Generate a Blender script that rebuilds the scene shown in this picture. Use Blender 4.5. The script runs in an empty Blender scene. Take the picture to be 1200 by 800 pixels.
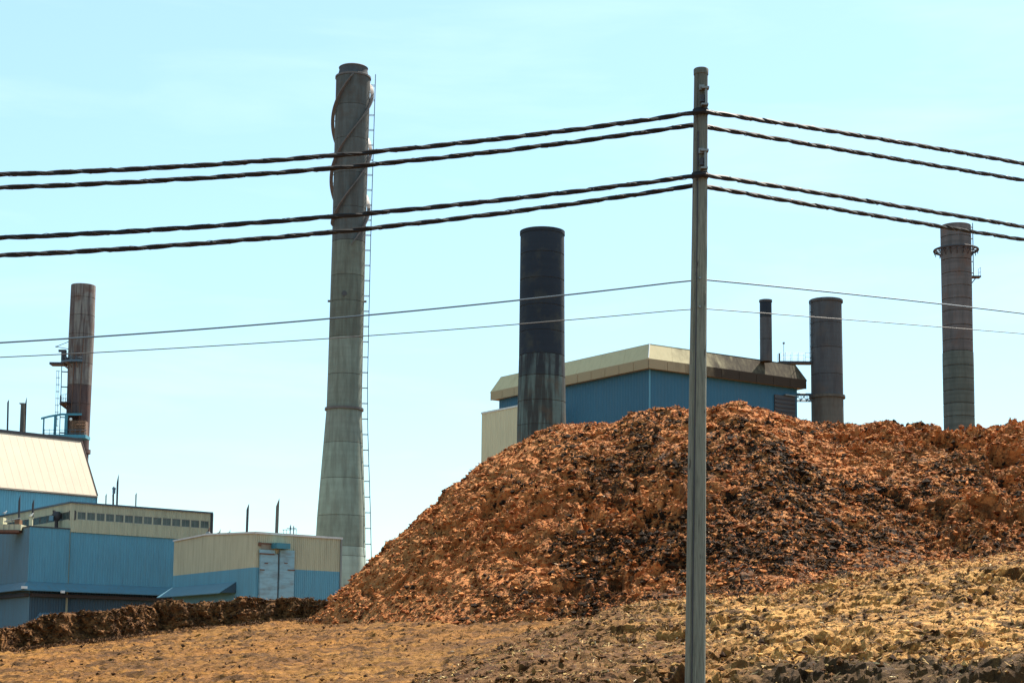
import bpy, math, random
import numpy as np
from mathutils import Vector, Matrix
random.seed(7)
rng = np.random.default_rng(11)
scene = bpy.context.scene
R = math.radians
# ------------------------------------------------------------------ camera
F_PX, PPX, PPY = 1950.0, 600.0, 560.0          # focal length and principal point in photograph pixels (1200 x 800, a cropped frame)
PITCH, ROLL, CZ = math.atan(215 / 1950), R(0.6), 2.0
cam_d = bpy.data.cameras.new('camera'); cam = bpy.data.objects.new('camera', cam_d)
scene.collection.objects.link(cam); scene.camera = cam
cam_d.sensor_width = 36; cam_d.lens = F_PX / 1200 * 36
cam_d.shift_x = (600 - PPX) / 1200; cam_d.shift_y = (PPY - 400) / 1200
cam_d.clip_start = 0.1; cam_d.clip_end = 6000
fw = Vector((0, math.cos(PITCH), math.sin(PITCH)))
r0 = Vector((1, 0, 0)); u0 = r0.cross(fw)
rt = r0 * math.cos(ROLL) + u0 * math.sin(ROLL)
up = -r0 * math.sin(ROLL) + u0 * math.cos(ROLL)
cam.matrix_world = Matrix(((rt.x, up.x, -fw.x, 0), (rt.y, up.y, -fw.y, 0), (rt.z, up.z, -fw.z, CZ), (0, 0, 0, 1)))
C0 = Vector((0, 0, CZ))
# ------------------------------------------------------------------ light
SUN_EL, SUN_AZ = R(57), R(36)                   # azimuth measured from +Y (away from the camera) towards +X
sv = Vector((math.cos(SUN_EL) * math.sin(SUN_AZ), math.cos(SUN_EL) * math.cos(SUN_AZ), math.sin(SUN_EL)))
sun_d = bpy.data.lights.new('sun', 'SUN'); sun = bpy.data.objects.new('sun', sun_d)
scene.collection.objects.link(sun)
sun_d.energy = 5.0; sun_d.angle = R(0.55); sun_d.color = (1.0, 0.90, 0.76)
sun.rotation_euler = sv.to_track_quat('Z', 'Y').to_euler()
world = bpy.data.worlds.new('World'); scene.world = world; world.use_nodes = True
wn, wl = world.node_tree.nodes, world.node_tree.links
for n in list(wn): wn.remove(n)
sky = wn.new('ShaderNodeTexSky'); sky.sky_type = 'NISHITA'; sky.sun_disc = False
sky.sun_elevation = SUN_EL; sky.sun_rotation = SUN_AZ
sky.air_density = 1.0; sky.dust_density = 0.6; sky.ozone_density = 1.6
tint = wn.new('ShaderNodeMix'); tint.data_type = 'RGBA'; tint.blend_type = 'MULTIPLY'; tint.inputs[0].default_value = 1
tint.inputs[7].default_value = (0.93, 1.08, 1.0, 1)
wl.new(sky.outputs[0], tint.inputs[6])
# thin streaky cirrus, low in the sky
tc = wn.new('ShaderNodeTexCoord'); mp = wn.new('ShaderNodeMapping')
mp.inputs['Scale'].default_value = (3.2, 3.2, 17); mp.inputs['Rotation'].default_value = (0, R(-9), 0)
mp.inputs['Location'].default_value = (1.3, 0.4, 2.2)
nz = wn.new('ShaderNodeTexNoise'); nz.inputs['Scale'].default_value = 1.4; nz.inputs['Detail'].default_value = 7
nz.inputs['Roughness'].default_value = 0.55; nz.inputs['Distortion'].default_value = 0.35
cr = wn.new('ShaderNodeValToRGB'); cr.color_ramp.elements[0].position = 0.50; cr.color_ramp.elements[1].position = 0.80
cr.color_ramp.elements[0].color = (0, 0, 0, 1); cr.color_ramp.elements[1].color = (0.09, 0.09, 0.09, 1)
cm = wn.new('ShaderNodeMix'); cm.data_type = 'RGBA'
cm.inputs[7].default_value = (9.0, 9.5, 9.5, 1)
bg = wn.new('ShaderNodeBackground'); bg.inputs[1].default_value = 0.080
wo = wn.new('ShaderNodeOutputWorld')
wl.new(tc.outputs['Generated'], mp.inputs[0]); wl.new(mp.outputs[0], nz.inputs[0]); wl.new(nz.outputs[0], cr.inputs[0])
wl.new(cr.outputs[0], cm.inputs[0]); veil = wn.new('ShaderNodeMix'); veil.data_type = 'RGBA'; veil.inputs[0].default_value = 0.42      # thin even summer haze over the whole sky
veil.inputs[7].default_value = (2.75, 4.25, 4.7, 1); wl.new(tint.outputs[2], veil.inputs[6]); wl.new(veil.outputs[2], cm.inputs[6]); wl.new(cm.outputs[2], bg.inputs[0]); wl.new(bg.outputs[0], wo.inputs[0])
scene.view_settings.view_transform = 'Standard'; scene.view_settings.look = 'None'
scene.view_settings.exposure = 1.5; scene.view_settings.gamma = 1
scene.render.resolution_x = 1024; scene.render.resolution_y = 682

# ------------------------------------------------------------------ projection helpers (photograph pixel -> world point)
def ray(px, py):
    return (fw + rt * ((px - PPX) / F_PX) + up * (-(py - PPY) / F_PX))
def P(px, py, Y):                                # on the vertical plane at distance Y
    d = ray(px, py); return C0 + d * (Y / d.y)
def Pz(px, py, z):                               # on the level plane at height z
    d = ray(px, py); return C0 + d * ((z - CZ) / d.z)
def Pp(px, py, A, B):                            # on the vertical plane through A and B
    n = Vector((-(B.y - A.y), B.x - A.x, 0)); d = ray(px, py); return C0 + d * ((A - C0).dot(n) / d.dot(n))
def px_of(v):
    d = Vector(v) - C0; q = d.dot(fw)
    return PPX + F_PX * d.dot(rt) / q, PPY - F_PX * d.dot(up) / q
def ray_h(px, py, h, y0=30, y1=100):             # first hit on a height function
    d = ray(px, py); prev = None
    for Y in np.arange(y0, y1, 0.1):
        p = C0 + d * (Y / d.y)
        if p.z <= h(p.x, p.y): return p
    return p

# ------------------------------------------------------------------ objects
def link(o): scene.collection.objects.link(o); return o
def tag(o, label=None, cat=None, group=None, kind=None):
    if label: o['label'] = label
    if cat: o['category'] = cat
    if group: o['group'] = group
    if kind: o['kind'] = kind
    return o
def empty(name, loc, label, cat, group=None):
    o = link(bpy.data.objects.new(name, None)); o.location = loc; o.empty_display_size = 0.5
    return tag(o, label, cat, group)
def root_loc(o):
    while o.parent: o = o.parent
    return Vector(o.location)
def mesh_np(name, V, Fq, mat, smooth=False, parent=None):
    me = bpy.data.meshes.new(name); V = np.asarray(V, dtype=np.float32); Fq = np.asarray(Fq, dtype=np.int32)
    n, k = Fq.shape
    me.vertices.add(len(V)); me.vertices.foreach_set('co', V.ravel())
    me.loops.add(n * k); me.loops.foreach_set('vertex_index', Fq.ravel())
    me.polygons.add(n); me.polygons.foreach_set('loop_start', np.arange(0, n * k, k, dtype=np.int32))
    me.polygons.foreach_set('use_smooth', np.full(n, smooth)); me.update(calc_edges=True); me.materials.append(mat)
    o = link(bpy.data.objects.new(name, me))
    if parent: o.parent = parent
    return o
class MB:
    def __init__(s): s.v = []; s.f = []
    def add(s, vs, fs):
        b = len(s.v); s.v += [tuple(v) for v in vs]; s.f += [tuple(b + i for i in f) for f in fs]; return s
    def hexa(s, p):                              # 8 corners: bottom ring then top ring
        return s.add(p, [(3, 2, 1, 0), (4, 5, 6, 7), (0, 1, 5, 4), (1, 2, 6, 5), (2, 3, 7, 6), (3, 0, 4, 7)])
    def box(s, c, size, ax=None):
        ax = ax or Vector((1, 0, 0)); ay = Vector((-ax.y, ax.x, 0)); c = Vector(c)
        hx, hy, hz = ax * size[0] / 2, ay * size[1] / 2, Vector((0, 0, size[2] / 2))
        return s.hexa([c - hx - hy - hz, c + hx - hy - hz, c + hx + hy - hz, c - hx + hy - hz,
                       c - hx - hy + hz, c + hx - hy + hz, c + hx + hy + hz, c - hx + hy + hz])
    def bar(s, a, b, r, n=6, r2=None):           # capped round bar
        return s.tube([a, b], [r, r if r2 is None else r2], n)
    def tube(s, pts, rs, n=8, cap=True):
        pts = [Vector(p) for p in pts]; m = len(pts)
        if not hasattr(rs, '__len__'): rs = [rs] * m
        b = len(s.v); ref = None
        for i, p in enumerate(pts):
            t = (pts[min(i + 1, m - 1)] - pts[max(i - 1, 0)]).normalized()
            if ref is None: ref = Vector((0, 0, 1)) if abs(t.z) < 0.9 else Vector((1, 0, 0))
            u = (ref - t * ref.dot(t)).normalized(); w = t.cross(u); ref = u
            for k in range(n):
                a = 2 * math.pi * k / n; s.v.append(tuple(p + (u * math.cos(a) + w * math.sin(a)) * rs[i]))
        for i in range(m - 1):
            for k in range(n):
                k2 = (k + 1) % n; s.f.append((b + i * n + k, b + i * n + k2, b + (i + 1) * n + k2, b + (i + 1) * n + k))
        if cap: s.f.append(tuple(b + k for k in range(n))[::-1]); s.f.append(tuple(b + (m - 1) * n + k for k in range(n)))
        return s
    def lathe(s, axis, prof, n=48, cap_top=False):    # axis(z)->centre; prof [(z, r)]
        b = len(s.v); m = len(prof)
        for z, r in prof:
            c = axis(z)
            for k in range(n):
                a = 2 * math.pi * k / n; s.v.append((c.x + r * math.cos(a), c.y + r * math.sin(a), z))
        for i in range(m - 1):
            for k in range(n):
                k2 = (k + 1) % n; s.f.append((b + i * n + k, b + i * n + k2, b + (i + 1) * n + k2, b + (i + 1) * n + k))
        if cap_top: s.f.append(tuple(b + (m - 1) * n + k for k in range(n)))
        return s
    def build(s, name, mat, parent=None, smooth=False):
        off = root_loc(parent) if parent else Vector((0, 0, 0))
        me = bpy.data.meshes.new(name); me.from_pydata([(v[0] - off.x, v[1] - off.y, v[2] - off.z) for v in s.v], [], s.f)
        me.materials.append(mat)
        if smooth:
            me.polygons.foreach_set('use_smooth', [True] * len(me.polygons))
            try: me.set_sharp_from_angle(angle=R(40))
            except Exception: pass
        o = link(bpy.data.objects.new(name, me))
        if parent: o.parent = parent
        return o
    def solo(s, name, mat, label, cat, group=None, smooth=False):   # a thing that is one mesh, origin at its base
        zs = [v[2] for v in s.v]; c = Vector((sum(v[0] for v in s.v) / len(zs), sum(v[1] for v in s.v) / len(zs), min(zs)))
        s.v = [(v[0] - c.x, v[1] - c.y, v[2] - c.z) for v in s.v]
        o = s.build(name, mat, None, smooth); o.location = c
        return tag(o, label, cat, group)

# ------------------------------------------------------------------ materials
def nodes(name):
    m = bpy.data.materials.new(name); m.use_nodes = True; nt = m.node_tree
    return m, nt, nt.nodes['Principled BSDF']
def noise(nt, scale, detail=4, rough=0.6, vec=None, stretch=None, dist=0.0):
    tc = nt.nodes.new('ShaderNodeTexCoord'); src = tc.outputs['Object']
    if stretch:
        mpn = nt.nodes.new('ShaderNodeMapping'); mpn.inputs['Scale'].default_value = stretch
        nt.links.new(src, mpn.inputs[0]); src = mpn.outputs[0]
    n = nt.nodes.new('ShaderNodeTexNoise'); n.inputs['Scale'].default_value = scale; n.inputs['Detail'].default_value = detail
    n.inputs['Roughness'].default_value = rough; n.inputs['Distortion'].default_value = dist
    nt.links.new(src, n.inputs[0]); return n.outputs[0]
def ramp(nt, fac, stops):
    r = nt.nodes.new('ShaderNodeValToRGB'); e = r.color_ramp.elements
    while len(e) < len(stops): e.new(0.5)
    for i, (p, c) in enumerate(stops):
        e[i].position = p; e[i].color = (c, c, c, 1) if not hasattr(c, '__len__') else (*c, 1)
    nt.links.new(fac, r.inputs[0]); return r.outputs[0]
def mix(nt, fac, a, b, mode='MIX'):
    m = nt.nodes.new('ShaderNodeMix'); m.data_type = 'RGBA'; m.blend_type = mode
    for s, v in ((0, fac), (6, a), (7, b)):
        if isinstance(v, (int, float)): m.inputs[s].default_value = v
        elif isinstance(v, tuple): m.inputs[s].default_value = (*v, 1)
        else: nt.links.new(v, m.inputs[s])
    return m.outputs[2]
def bump(nt, bsdf, h, strength, dist):
    b = nt.nodes.new('ShaderNodeBump'); b.inputs['Strength'].default_value = strength; b.inputs['Distance'].default_value = dist
    nt.links.new(h, b.inputs['Height']); nt.links.new(b.outputs[0], bsdf.inputs['Normal'])
def painted(name, col, dirt=(0.10, 0.085, 0.07), amount=0.5, rough=0.55, metal=0.0, streak=(2.2, 2.2, 0.22), rand=0.08, dscale=1.2, spec=0.4):
    m, nt, b = nodes(name)
    n1 = noise(nt, dscale, 7, 0.62, stretch=streak); n2 = noise(nt, 0.25, 4, 0.6)
    f = ramp(nt, n1, [(0.45, 0.0), (0.78, amount)])
    c = mix(nt, f, col, dirt)
    c = mix(nt, ramp(nt, n2, [(0.35, 0.0), (0.7, 0.35)]), c, tuple(x * 0.72 for x in col))
    oi = nt.nodes.new('ShaderNodeObjectInfo')
    c = mix(nt, 1.0, c, ramp(nt, oi.outputs['Random'], [(0.0, 1 - rand), (1.0, 1.0)]), 'MULTIPLY')
    nt.links.new(c, b.inputs['Base Color']); b.inputs['Roughness'].default_value = rough; b.inputs['Metallic'].default_value = metal
    b.inputs['Specular IOR Level'].default_value = spec
    return m
def stacked(name, col, stain, amount=0.7, rough=0.8, fine=(0.9, 0.9, 0.12), lo=0.42, hi=0.62, band=0.25, rand=0.14, third=None):
    """weathered stack shell: long vertical stains, some blotches, fine grain"""
    m, nt, b = nodes(name)
    s1 = noise(nt, 1.6, 6, 0.65, stretch=fine); s2 = noise(nt, 0.5, 5, 0.6); s3 = noise(nt, 1.0, 3, 0.5, stretch=(0.1, 0.1, 2.2))
    c = mix(nt, ramp(nt, s1, [(lo, 0.0), (hi, amount)]), col, stain)
    c = mix(nt, ramp(nt, s3, [(0.4, 0.0), (0.7, band)]), c, tuple(x * 0.5 for x in col))
    if third: c = mix(nt, ramp(nt, s2, [(0.52, 0.0), (0.7, 0.8)]), c, third)
    oi = nt.nodes.new('ShaderNodeObjectInfo')
    c = mix(nt, 1.0, c, ramp(nt, oi.outputs['Random'], [(0.0, 1 - rand), (1.0, 1.0)]), 'MULTIPLY')
    nt.links.new(c, b.inputs['Base Color']); b.inputs['Roughness'].default_value = rough
    b.inputs['Specular IOR Level'].default_value = 0.25
    return m
M = {}
M['beige'] = painted('beige_cladding_paint', (0.46, 0.45, 0.32), amount=0.45)
M['annex'] = painted('warm_beige_cladding', (0.60, 0.53, 0.35), amount=0.2)
M['blue'] = painted('blue_cladding_paint', (0.105, 0.31, 0.43), dirt=(0.09, 0.13, 0.15), amount=0.4)
M['blue_dark'] = painted('deep_blue_cladding_paint', (0.018, 0.108, 0.19), dirt=(0.05, 0.09, 0.12), amount=0.4)
M['blue_grey'] = painted('weathered_blue_paint', (0.11, 0.22, 0.30), dirt=(0.12, 0.12, 0.11), amount=0.7)
M['blue_sheet'] = painted('lower_blue_sheet', (0.045, 0.10, 0.15), dirt=(0.07, 0.08, 0.08), amount=0.6)
M['skirt'] = painted('skirt_blue_sheet', (0.075, 0.19, 0.255), dirt=(0.10, 0.13, 0.14), amount=0.7)
M['teal'] = painted('teal_paint', (0.05, 0.22, 0.30), amount=0.4)
M['cream'] = painted('cream_roof_paint', (0.52, 0.405, 0.30), dirt=(0.44, 0.33, 0.23), amount=0.25, streak=(0.8, 0.8, 0.3), rand=0.03)
M['fascia'] = painted('stained_fascia_panel', (0.27, 0.235, 0.175), dirt=(0.10, 0.07, 0.05), amount=0.75, dscale=2.0, rand=0.2)
M['door'] = painted('faded_blue_door', (0.24, 0.43, 0.52), dirt=(0.13, 0.09, 0.07), amount=0.75, streak=(0.5, 0.5, 1.6), dscale=1.6)
M['rust'] = painted('rusted_steel', (0.16, 0.08, 0.055), dirt=(0.05, 0.035, 0.03), amount=0.8, rough=0.85)
M['steel_dark'] = painted('dark_steel', (0.035, 0.035, 0.045), dirt=(0.07, 0.04, 0.03), amount=0.5, rough=0.6)
M['steel_blue'] = painted('blue_grey_steel', (0.07, 0.12, 0.17), dirt=(0.08, 0.06, 0.05), amount=0.4)
M['galv'] = painted('galvanised_steel', (0.22, 0.23, 0.23), dirt=(0.16, 0.13, 0.1), amount=0.5, rough=0.45, metal=0.5)
M['trim'] = painted('dark_trim', (0.06, 0.055, 0.06), amount=0.3)
M['trim_brown'] = painted('brown_trim', (0.10, 0.06, 0.045), amount=0.3)
M['white_trim'] = painted('pale_trim', (0.62, 0.63, 0.62), amount=0.3)
M['roofing'] = painted('grey_roof_membrane', (0.22, 0.22, 0.22), amount=0.5)
M['chim'] = stacked('weathered_chimney_shell', (0.155, 0.17, 0.14), (0.09, 0.085, 0.07), third=(0.12, 0.115, 0.09))
M['chim_mid'] = stacked('greenish_chimney_shell', (0.29, 0.34, 0.285), (0.17, 0.18, 0.15), third=(0.22, 0.24, 0.20))
M['chim_mix'] = stacked('grey_green_chimney_shell', (0.23, 0.255, 0.215), (0.12, 0.125, 0.10), third=(0.17, 0.175, 0.145))
M['chim_low'] = stacked('pale_chimney_base', (0.42, 0.50, 0.44), (0.24, 0.27, 0.23), amount=0.55)
M['chim_top'] = stacked('grey_chimney_shell', (0.105, 0.115, 0.115), (0.07, 0.065, 0.06), third=(0.085, 0.07, 0.06))
M['navy'] = stacked('tarred_navy_shell', (0.019, 0.028, 0.043), (0.03, 0.033, 0.04), amount=0.5, third=(0.05, 0.055, 0.05), lo=0.5, hi=0.8)
M['mossy'] = stacked('green_stained_shell', (0.11, 0.155, 0.15), (0.035, 0.035, 0.035), amount=0.95, third=(0.09, 0.065, 0.045), fine=(1.1, 1.1, 0.08), lo=0.42, hi=0.56)
M['mossy_dark'] = stacked('dark_stained_shell', (0.085, 0.12, 0.125), (0.022, 0.026, 0.034), amount=0.97, third=(0.03, 0.03, 0.035), fine=(1.1, 1.1, 0.08), lo=0.40, hi=0.52)
M['soot'] = stacked('sooty_steel_shell', (0.085, 0.09, 0.10), (0.055, 0.05, 0.055), third=(0.10, 0.085, 0.08))
M['soot_warm'] = stacked('sooty_warm_shell', (0.13, 0.12, 0.105), (0.07, 0.06, 0.055), third=(0.10, 0.08, 0.065))
M['bricky'] = stacked('grey_brown_shell', (0.15, 0.13, 0.13), (0.08, 0.075, 0.075), band=0.6, third=(0.14, 0.09, 0.075))
M['bricky_low'] = stacked('grey_green_shell', (0.12, 0.13, 0.115), (0.075, 0.08, 0.07), band=0.6)
M['rusty_stack'] = stacked('rust_streaked_shell', (0.22, 0.205, 0.19), (0.06, 0.038, 0.042), amount=0.85, lo=0.42, hi=0.60, fine=(1.6, 1.6, 0.10), third=(0.12, 0.06, 0.045))
M['rusty_low'] = stacked('deep_rust_shell', (0.12, 0.08, 0.074), (0.04, 0.026, 0.032), amount=0.9, third=(0.12, 0.06, 0.05), fine=(1.6, 1.6, 0.10))
M['strake'] = painted('strake_steel', (0.12, 0.10, 0.095), dirt=(0.05, 0.038, 0.033), amount=0.6)
M['orange_kit'] = painted('rusty_orange_steel', (0.17, 0.085, 0.045), dirt=(0.07, 0.04, 0.03), amount=0.8)
M['cable'] = painted('black_cable_jacket', (0.012, 0.012, 0.014), dirt=(0.03, 0.03, 0.03), amount=0.3, rough=0.6, rand=0.0, spec=0.25)
M['bare'] = painted('bare_aluminium_wire', (0.42, 0.42, 0.42), dirt=(0.15, 0.15, 0.15), amount=0.5, rough=0.4, metal=0.6)
M['lash'] = painted('dull_lashing_wire', (0.11, 0.11, 0.11), dirt=(0.05, 0.05, 0.05), amount=0.6, rough=0.5)
M['wire'] = painted('weathered_wire', (0.10, 0.13, 0.16), dirt=(0.05, 0.05, 0.05), amount=0.3, rough=0.4, metal=0.4)
M['gull_white'] = painted('white_feathers', (0.8, 0.8, 0.78), amount=0.05, rand=0)
M['gull_grey'] = painted('grey_feathers', (0.35, 0.37, 0.4), amount=0.05, rand=0)
M['beak'] = painted('yellow_beak', (0.6, 0.4, 0.06), amount=0.05, rand=0)
def mk_glass():
    m, nt, b = nodes('dusty_window_glass')
    nt.links.new(ramp(nt, noise(nt, 0.9, 4, 0.6), [(0.3, (0.045, 0.065, 0.062)), (0.75, (0.11, 0.14, 0.125))]), b.inputs['Base Color'])
    b.inputs['Roughness'].default_value = 0.25; return m
M['glass'] = mk_glass()
def mk_wood():
    m, nt, b = nodes('weathered_pole_wood')
    g = noise(nt, 9, 8, 0.7, stretch=(5, 5, 0.22)); g2 = noise(nt, 1.2, 5, 0.6, stretch=(1, 1, 0.5)); kn = noise(nt, 4, 3, 0.5, stretch=(2, 2, 0.7))
    c = ramp(nt, g, [(0.32, (0.055, 0.057, 0.045)), (0.5, (0.16, 0.168, 0.132)), (0.72, (0.25, 0.255, 0.205))])
    c = mix(nt, ramp(nt, g2, [(0.42, 0.0), (0.68, 0.6)]), c, (0.17, 0.175, 0.145))
    c = mix(nt, ramp(nt, kn, [(0.66, 0.0), (0.72, 0.8)]), c, (0.035, 0.03, 0.025))
    gp_ = nt.nodes.new('ShaderNodeNewGeometry'); sp_ = nt.nodes.new('ShaderNodeSeparateXYZ'); nt.links.new(gp_.outputs['Position'], sp_.inputs[0])
    mt_ = nt.nodes.new('ShaderNodeMapRange'); mt_.inputs[1].default_value = 9.6; mt_.inputs[2].default_value = 11.6; mt_.inputs[4].default_value = 0.65; nt.links.new(sp_.outputs[2], mt_.inputs[0])
    c = mix(nt, mt_.outputs[0], c, (0.06, 0.06, 0.055))          # darker towards the pole top
    nt.links.new(c, b.inputs['Base Color']); b.inputs['Roughness'].default_value = 0.85
    bump(nt, b, g, 0.8, 0.015); return m
M['wood'] = mk_wood()
def bark(name, base, bright, dark, tan=None, dark_amt=0.6, tan_amt=0.5, sc=1.0, zdark=None, near=None, streak=False, xdark=None, west=None):
    m, nt, b = nodes(name)
    fine = noise(nt, 5.5 * sc, 8, 0.75, stretch=(1, 1, 1.4), dist=0.6); mid = noise(nt, 0.8 * sc, 6, 0.65, dist=0.8); big = noise(nt, 0.16 * sc, 4, 0.6)
    c = mix(nt, ramp(nt, fine, [(0.36, 0.0), (0.62, 1.0)]), base, bright)
    if tan: c = mix(nt, ramp(nt, big, [(0.44, 0.0), (0.58, tan_amt)]), c, tan)
    if xdark:
        bm = nt.nodes.new('ShaderNodeMath'); bm.operation = 'MULTIPLY_ADD'; bm.inputs[1].default_value = 0.5
        hm = nt.nodes.new('ShaderNodeMath'); hm.operation = 'MULTIPLY'; hm.inputs[1].default_value = 0.5
        nt.links.new(mid, hm.inputs[0]); nt.links.new(noise(nt, 0.28, 5, 0.6, dist=0.5), bm.inputs[0]); nt.links.new(hm.outputs[0], bm.inputs[2]); mid = bm.outputs[0]
    dk = ramp(nt, mid, [(0.455, 0.0), (0.52, dark_amt)] if xdark else [(0.50, 0.0), (0.58, dark_amt)])
    if zdark:                                     # dirt plus shade of hollows put into the colour, denser low down
        g = nt.nodes.new('ShaderNodeNewGeometry'); sx = nt.nodes.new('ShaderNodeSeparateXYZ'); nt.links.new(g.outputs['Position'], sx.inputs[0])
        mr = nt.nodes.new('ShaderNodeMapRange'); mr.inputs[1].default_value = zdark[0]; mr.inputs[2].default_value = zdark[1]
        mr.inputs[3].default_value = 1.0; mr.inputs[4].default_value = 0.25; nt.links.new(sx.outputs[2], mr.inputs[0])
        dk = mix(nt, 1.0, dk, mr.outputs[0], 'MULTIPLY')
        if xdark:
            mr2 = nt.nodes.new('ShaderNodeMapRange'); mr2.inputs[1].default_value = xdark[0]; mr2.inputs[2].default_value = xdark[1]
            mr2.inputs[3].default_value = 0.1; nt.links.new(sx.outputs[0], mr2.inputs[0]); mr3 = nt.nodes.new('ShaderNodeMapRange'); mr3.inputs[1].default_value = 17; mr3.inputs[2].default_value = 25; mr3.inputs[3].default_value = 1.0; mr3.inputs[4].default_value = 0.4; nt.links.new(sx.outputs[0], mr3.inputs[0])
            xm = nt.nodes.new('ShaderNodeMath'); xm.operation = 'MULTIPLY'; nt.links.new(mr2.outputs[0], xm.inputs[0]); nt.links.new(mr3.outputs[0], xm.inputs[1]); mr2 = xm
            dk = mix(nt, 1.0, dk, mr2.outputs[0], 'MULTIPLY')
    if streak:                                    # loader tracks smear darker stuff across the yard
        st = noise(nt, 0.5, 7, 0.7, stretch=(0.35, 1.5, 1), dist=0.7)
        c = mix(nt, ramp(nt, st, [(0.42, 0.0), (0.62, 0.75)]), c, (0.075, 0.030, 0.009))
    c = mix(nt, dk, c, dark)
    if xdark:                                      # black clumps and hollow shade painted in, thickest middle and right
        cl = ramp(nt, noise(nt, 1.7, 7, 0.66, dist=0.8), [(0.485, 0.0), (0.515, 0.97)])
        cl = mix(nt, 1.0, cl, mr2.outputs[0], 'MULTIPLY'); cl = mix(nt, 1.0, cl, ramp(nt, noise(nt, 0.14, 3, 0.5), [(0.44, 0.25), (0.50, 1.0)]), 'MULTIPLY')
        c = mix(nt, cl, c, (0.012, 0.009, 0.007))
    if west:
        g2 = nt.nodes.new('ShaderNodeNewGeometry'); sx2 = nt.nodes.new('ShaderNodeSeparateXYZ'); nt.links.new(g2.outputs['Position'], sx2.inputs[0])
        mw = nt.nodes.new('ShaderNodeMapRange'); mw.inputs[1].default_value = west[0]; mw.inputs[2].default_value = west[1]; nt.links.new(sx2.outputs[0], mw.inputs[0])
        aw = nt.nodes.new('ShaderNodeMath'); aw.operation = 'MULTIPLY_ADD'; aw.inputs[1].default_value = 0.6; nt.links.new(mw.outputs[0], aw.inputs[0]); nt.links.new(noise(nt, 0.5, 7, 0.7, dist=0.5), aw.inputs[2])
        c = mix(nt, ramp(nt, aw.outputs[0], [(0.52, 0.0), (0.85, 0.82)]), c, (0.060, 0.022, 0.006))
    if near:                                      # shade of the mound's near scarp, painted as a dark brown band
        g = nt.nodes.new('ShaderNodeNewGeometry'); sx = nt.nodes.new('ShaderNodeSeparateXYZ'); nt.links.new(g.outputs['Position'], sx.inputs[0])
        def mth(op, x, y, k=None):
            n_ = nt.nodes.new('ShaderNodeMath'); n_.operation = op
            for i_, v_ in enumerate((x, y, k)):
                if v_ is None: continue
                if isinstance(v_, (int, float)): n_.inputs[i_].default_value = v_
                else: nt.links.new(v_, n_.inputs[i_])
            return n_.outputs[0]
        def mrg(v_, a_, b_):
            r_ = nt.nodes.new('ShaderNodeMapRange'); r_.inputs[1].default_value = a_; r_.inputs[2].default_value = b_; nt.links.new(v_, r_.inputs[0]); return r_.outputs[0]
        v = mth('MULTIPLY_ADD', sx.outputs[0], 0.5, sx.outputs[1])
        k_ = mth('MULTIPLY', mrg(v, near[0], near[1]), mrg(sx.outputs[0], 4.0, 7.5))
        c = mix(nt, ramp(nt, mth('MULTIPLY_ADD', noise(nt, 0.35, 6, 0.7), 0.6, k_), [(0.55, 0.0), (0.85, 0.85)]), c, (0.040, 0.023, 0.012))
    nt.links.new(c, b.inputs['Base Color']); b.inputs['Roughness'].default_value = 0.9; b.inputs['Specular IOR Level'].default_value = 0.15
    bump(nt, b, fine, 1.0, 0.08); return m
M['bark'] = bark('red_brown_bark', (0.33, 0.102, 0.032), (0.64, 0.26, 0.082), (0.012, 0.009, 0.007), tan=(0.33, 0.165, 0.060), dark_amt=0.95, tan_amt=0.5, zdark=(4.0, 13.5), xdark=(-5.0, 7.0))
M['bank'] = bark('old_brown_bark', (0.055, 0.024, 0.009), (0.24, 0.11, 0.038), (0.014, 0.008, 0.005), dark_amt=0.6)
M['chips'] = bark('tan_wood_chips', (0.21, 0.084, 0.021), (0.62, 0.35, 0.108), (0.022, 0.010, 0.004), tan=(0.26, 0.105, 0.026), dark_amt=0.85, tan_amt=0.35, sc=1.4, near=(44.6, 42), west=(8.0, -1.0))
M['yard'] = bark('chip_strewn_yard', (0.12, 0.050, 0.010), (0.27, 0.130, 0.026), (0.036, 0.016, 0.005), tan=(0.24, 0.100, 0.019), dark_amt=0.7, sc=0.9, streak=True)

# ------------------------------------------------------------------ noise for the heaps
_perm = rng.permutation(256); _perm = np.concatenate([_perm, _perm]); _g = rng.normal(size=(256, 3)); _g /= np.linalg.norm(_g, axis=1)[:, None]
def perlin(p, s, off=0.0):
    p = p * s + off; i = np.floor(p).astype(np.int64); f = p - i; i &= 255
    u = f * f * f * (f * (f * 6 - 15) + 10); out = 0
    for dx in (0, 1):
        wx = u[:, 0] if dx else 1 - u[:, 0]
        a = _perm[(i[:, 0] + dx) & 255]
        for dy in (0, 1):
            wy = u[:, 1] if dy else 1 - u[:, 1]
            b_ = _perm[(a + i[:, 1] + dy) & 255]
            for dz in (0, 1):
                wz = u[:, 2] if dz else 1 - u[:, 2]
                h = _perm[(b_ + i[:, 2] + dz) & 255]; g = _g[h]
                out = out + wx * wy * wz * (g[:, 0] * (f[:, 0] - dx) + g[:, 1] * (f[:, 1] - dy) + g[:, 2] * (f[:, 2] - dz))
    return out * 1.6
def billow(p, s, off=0.0): return np.abs(perlin(p, s, off)) * 2 - 0.45
def sstep(x, a, b):
    t = np.clip((x - a) / (b - a), 0, 1); return t * t * (3 - 2 * t)

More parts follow.
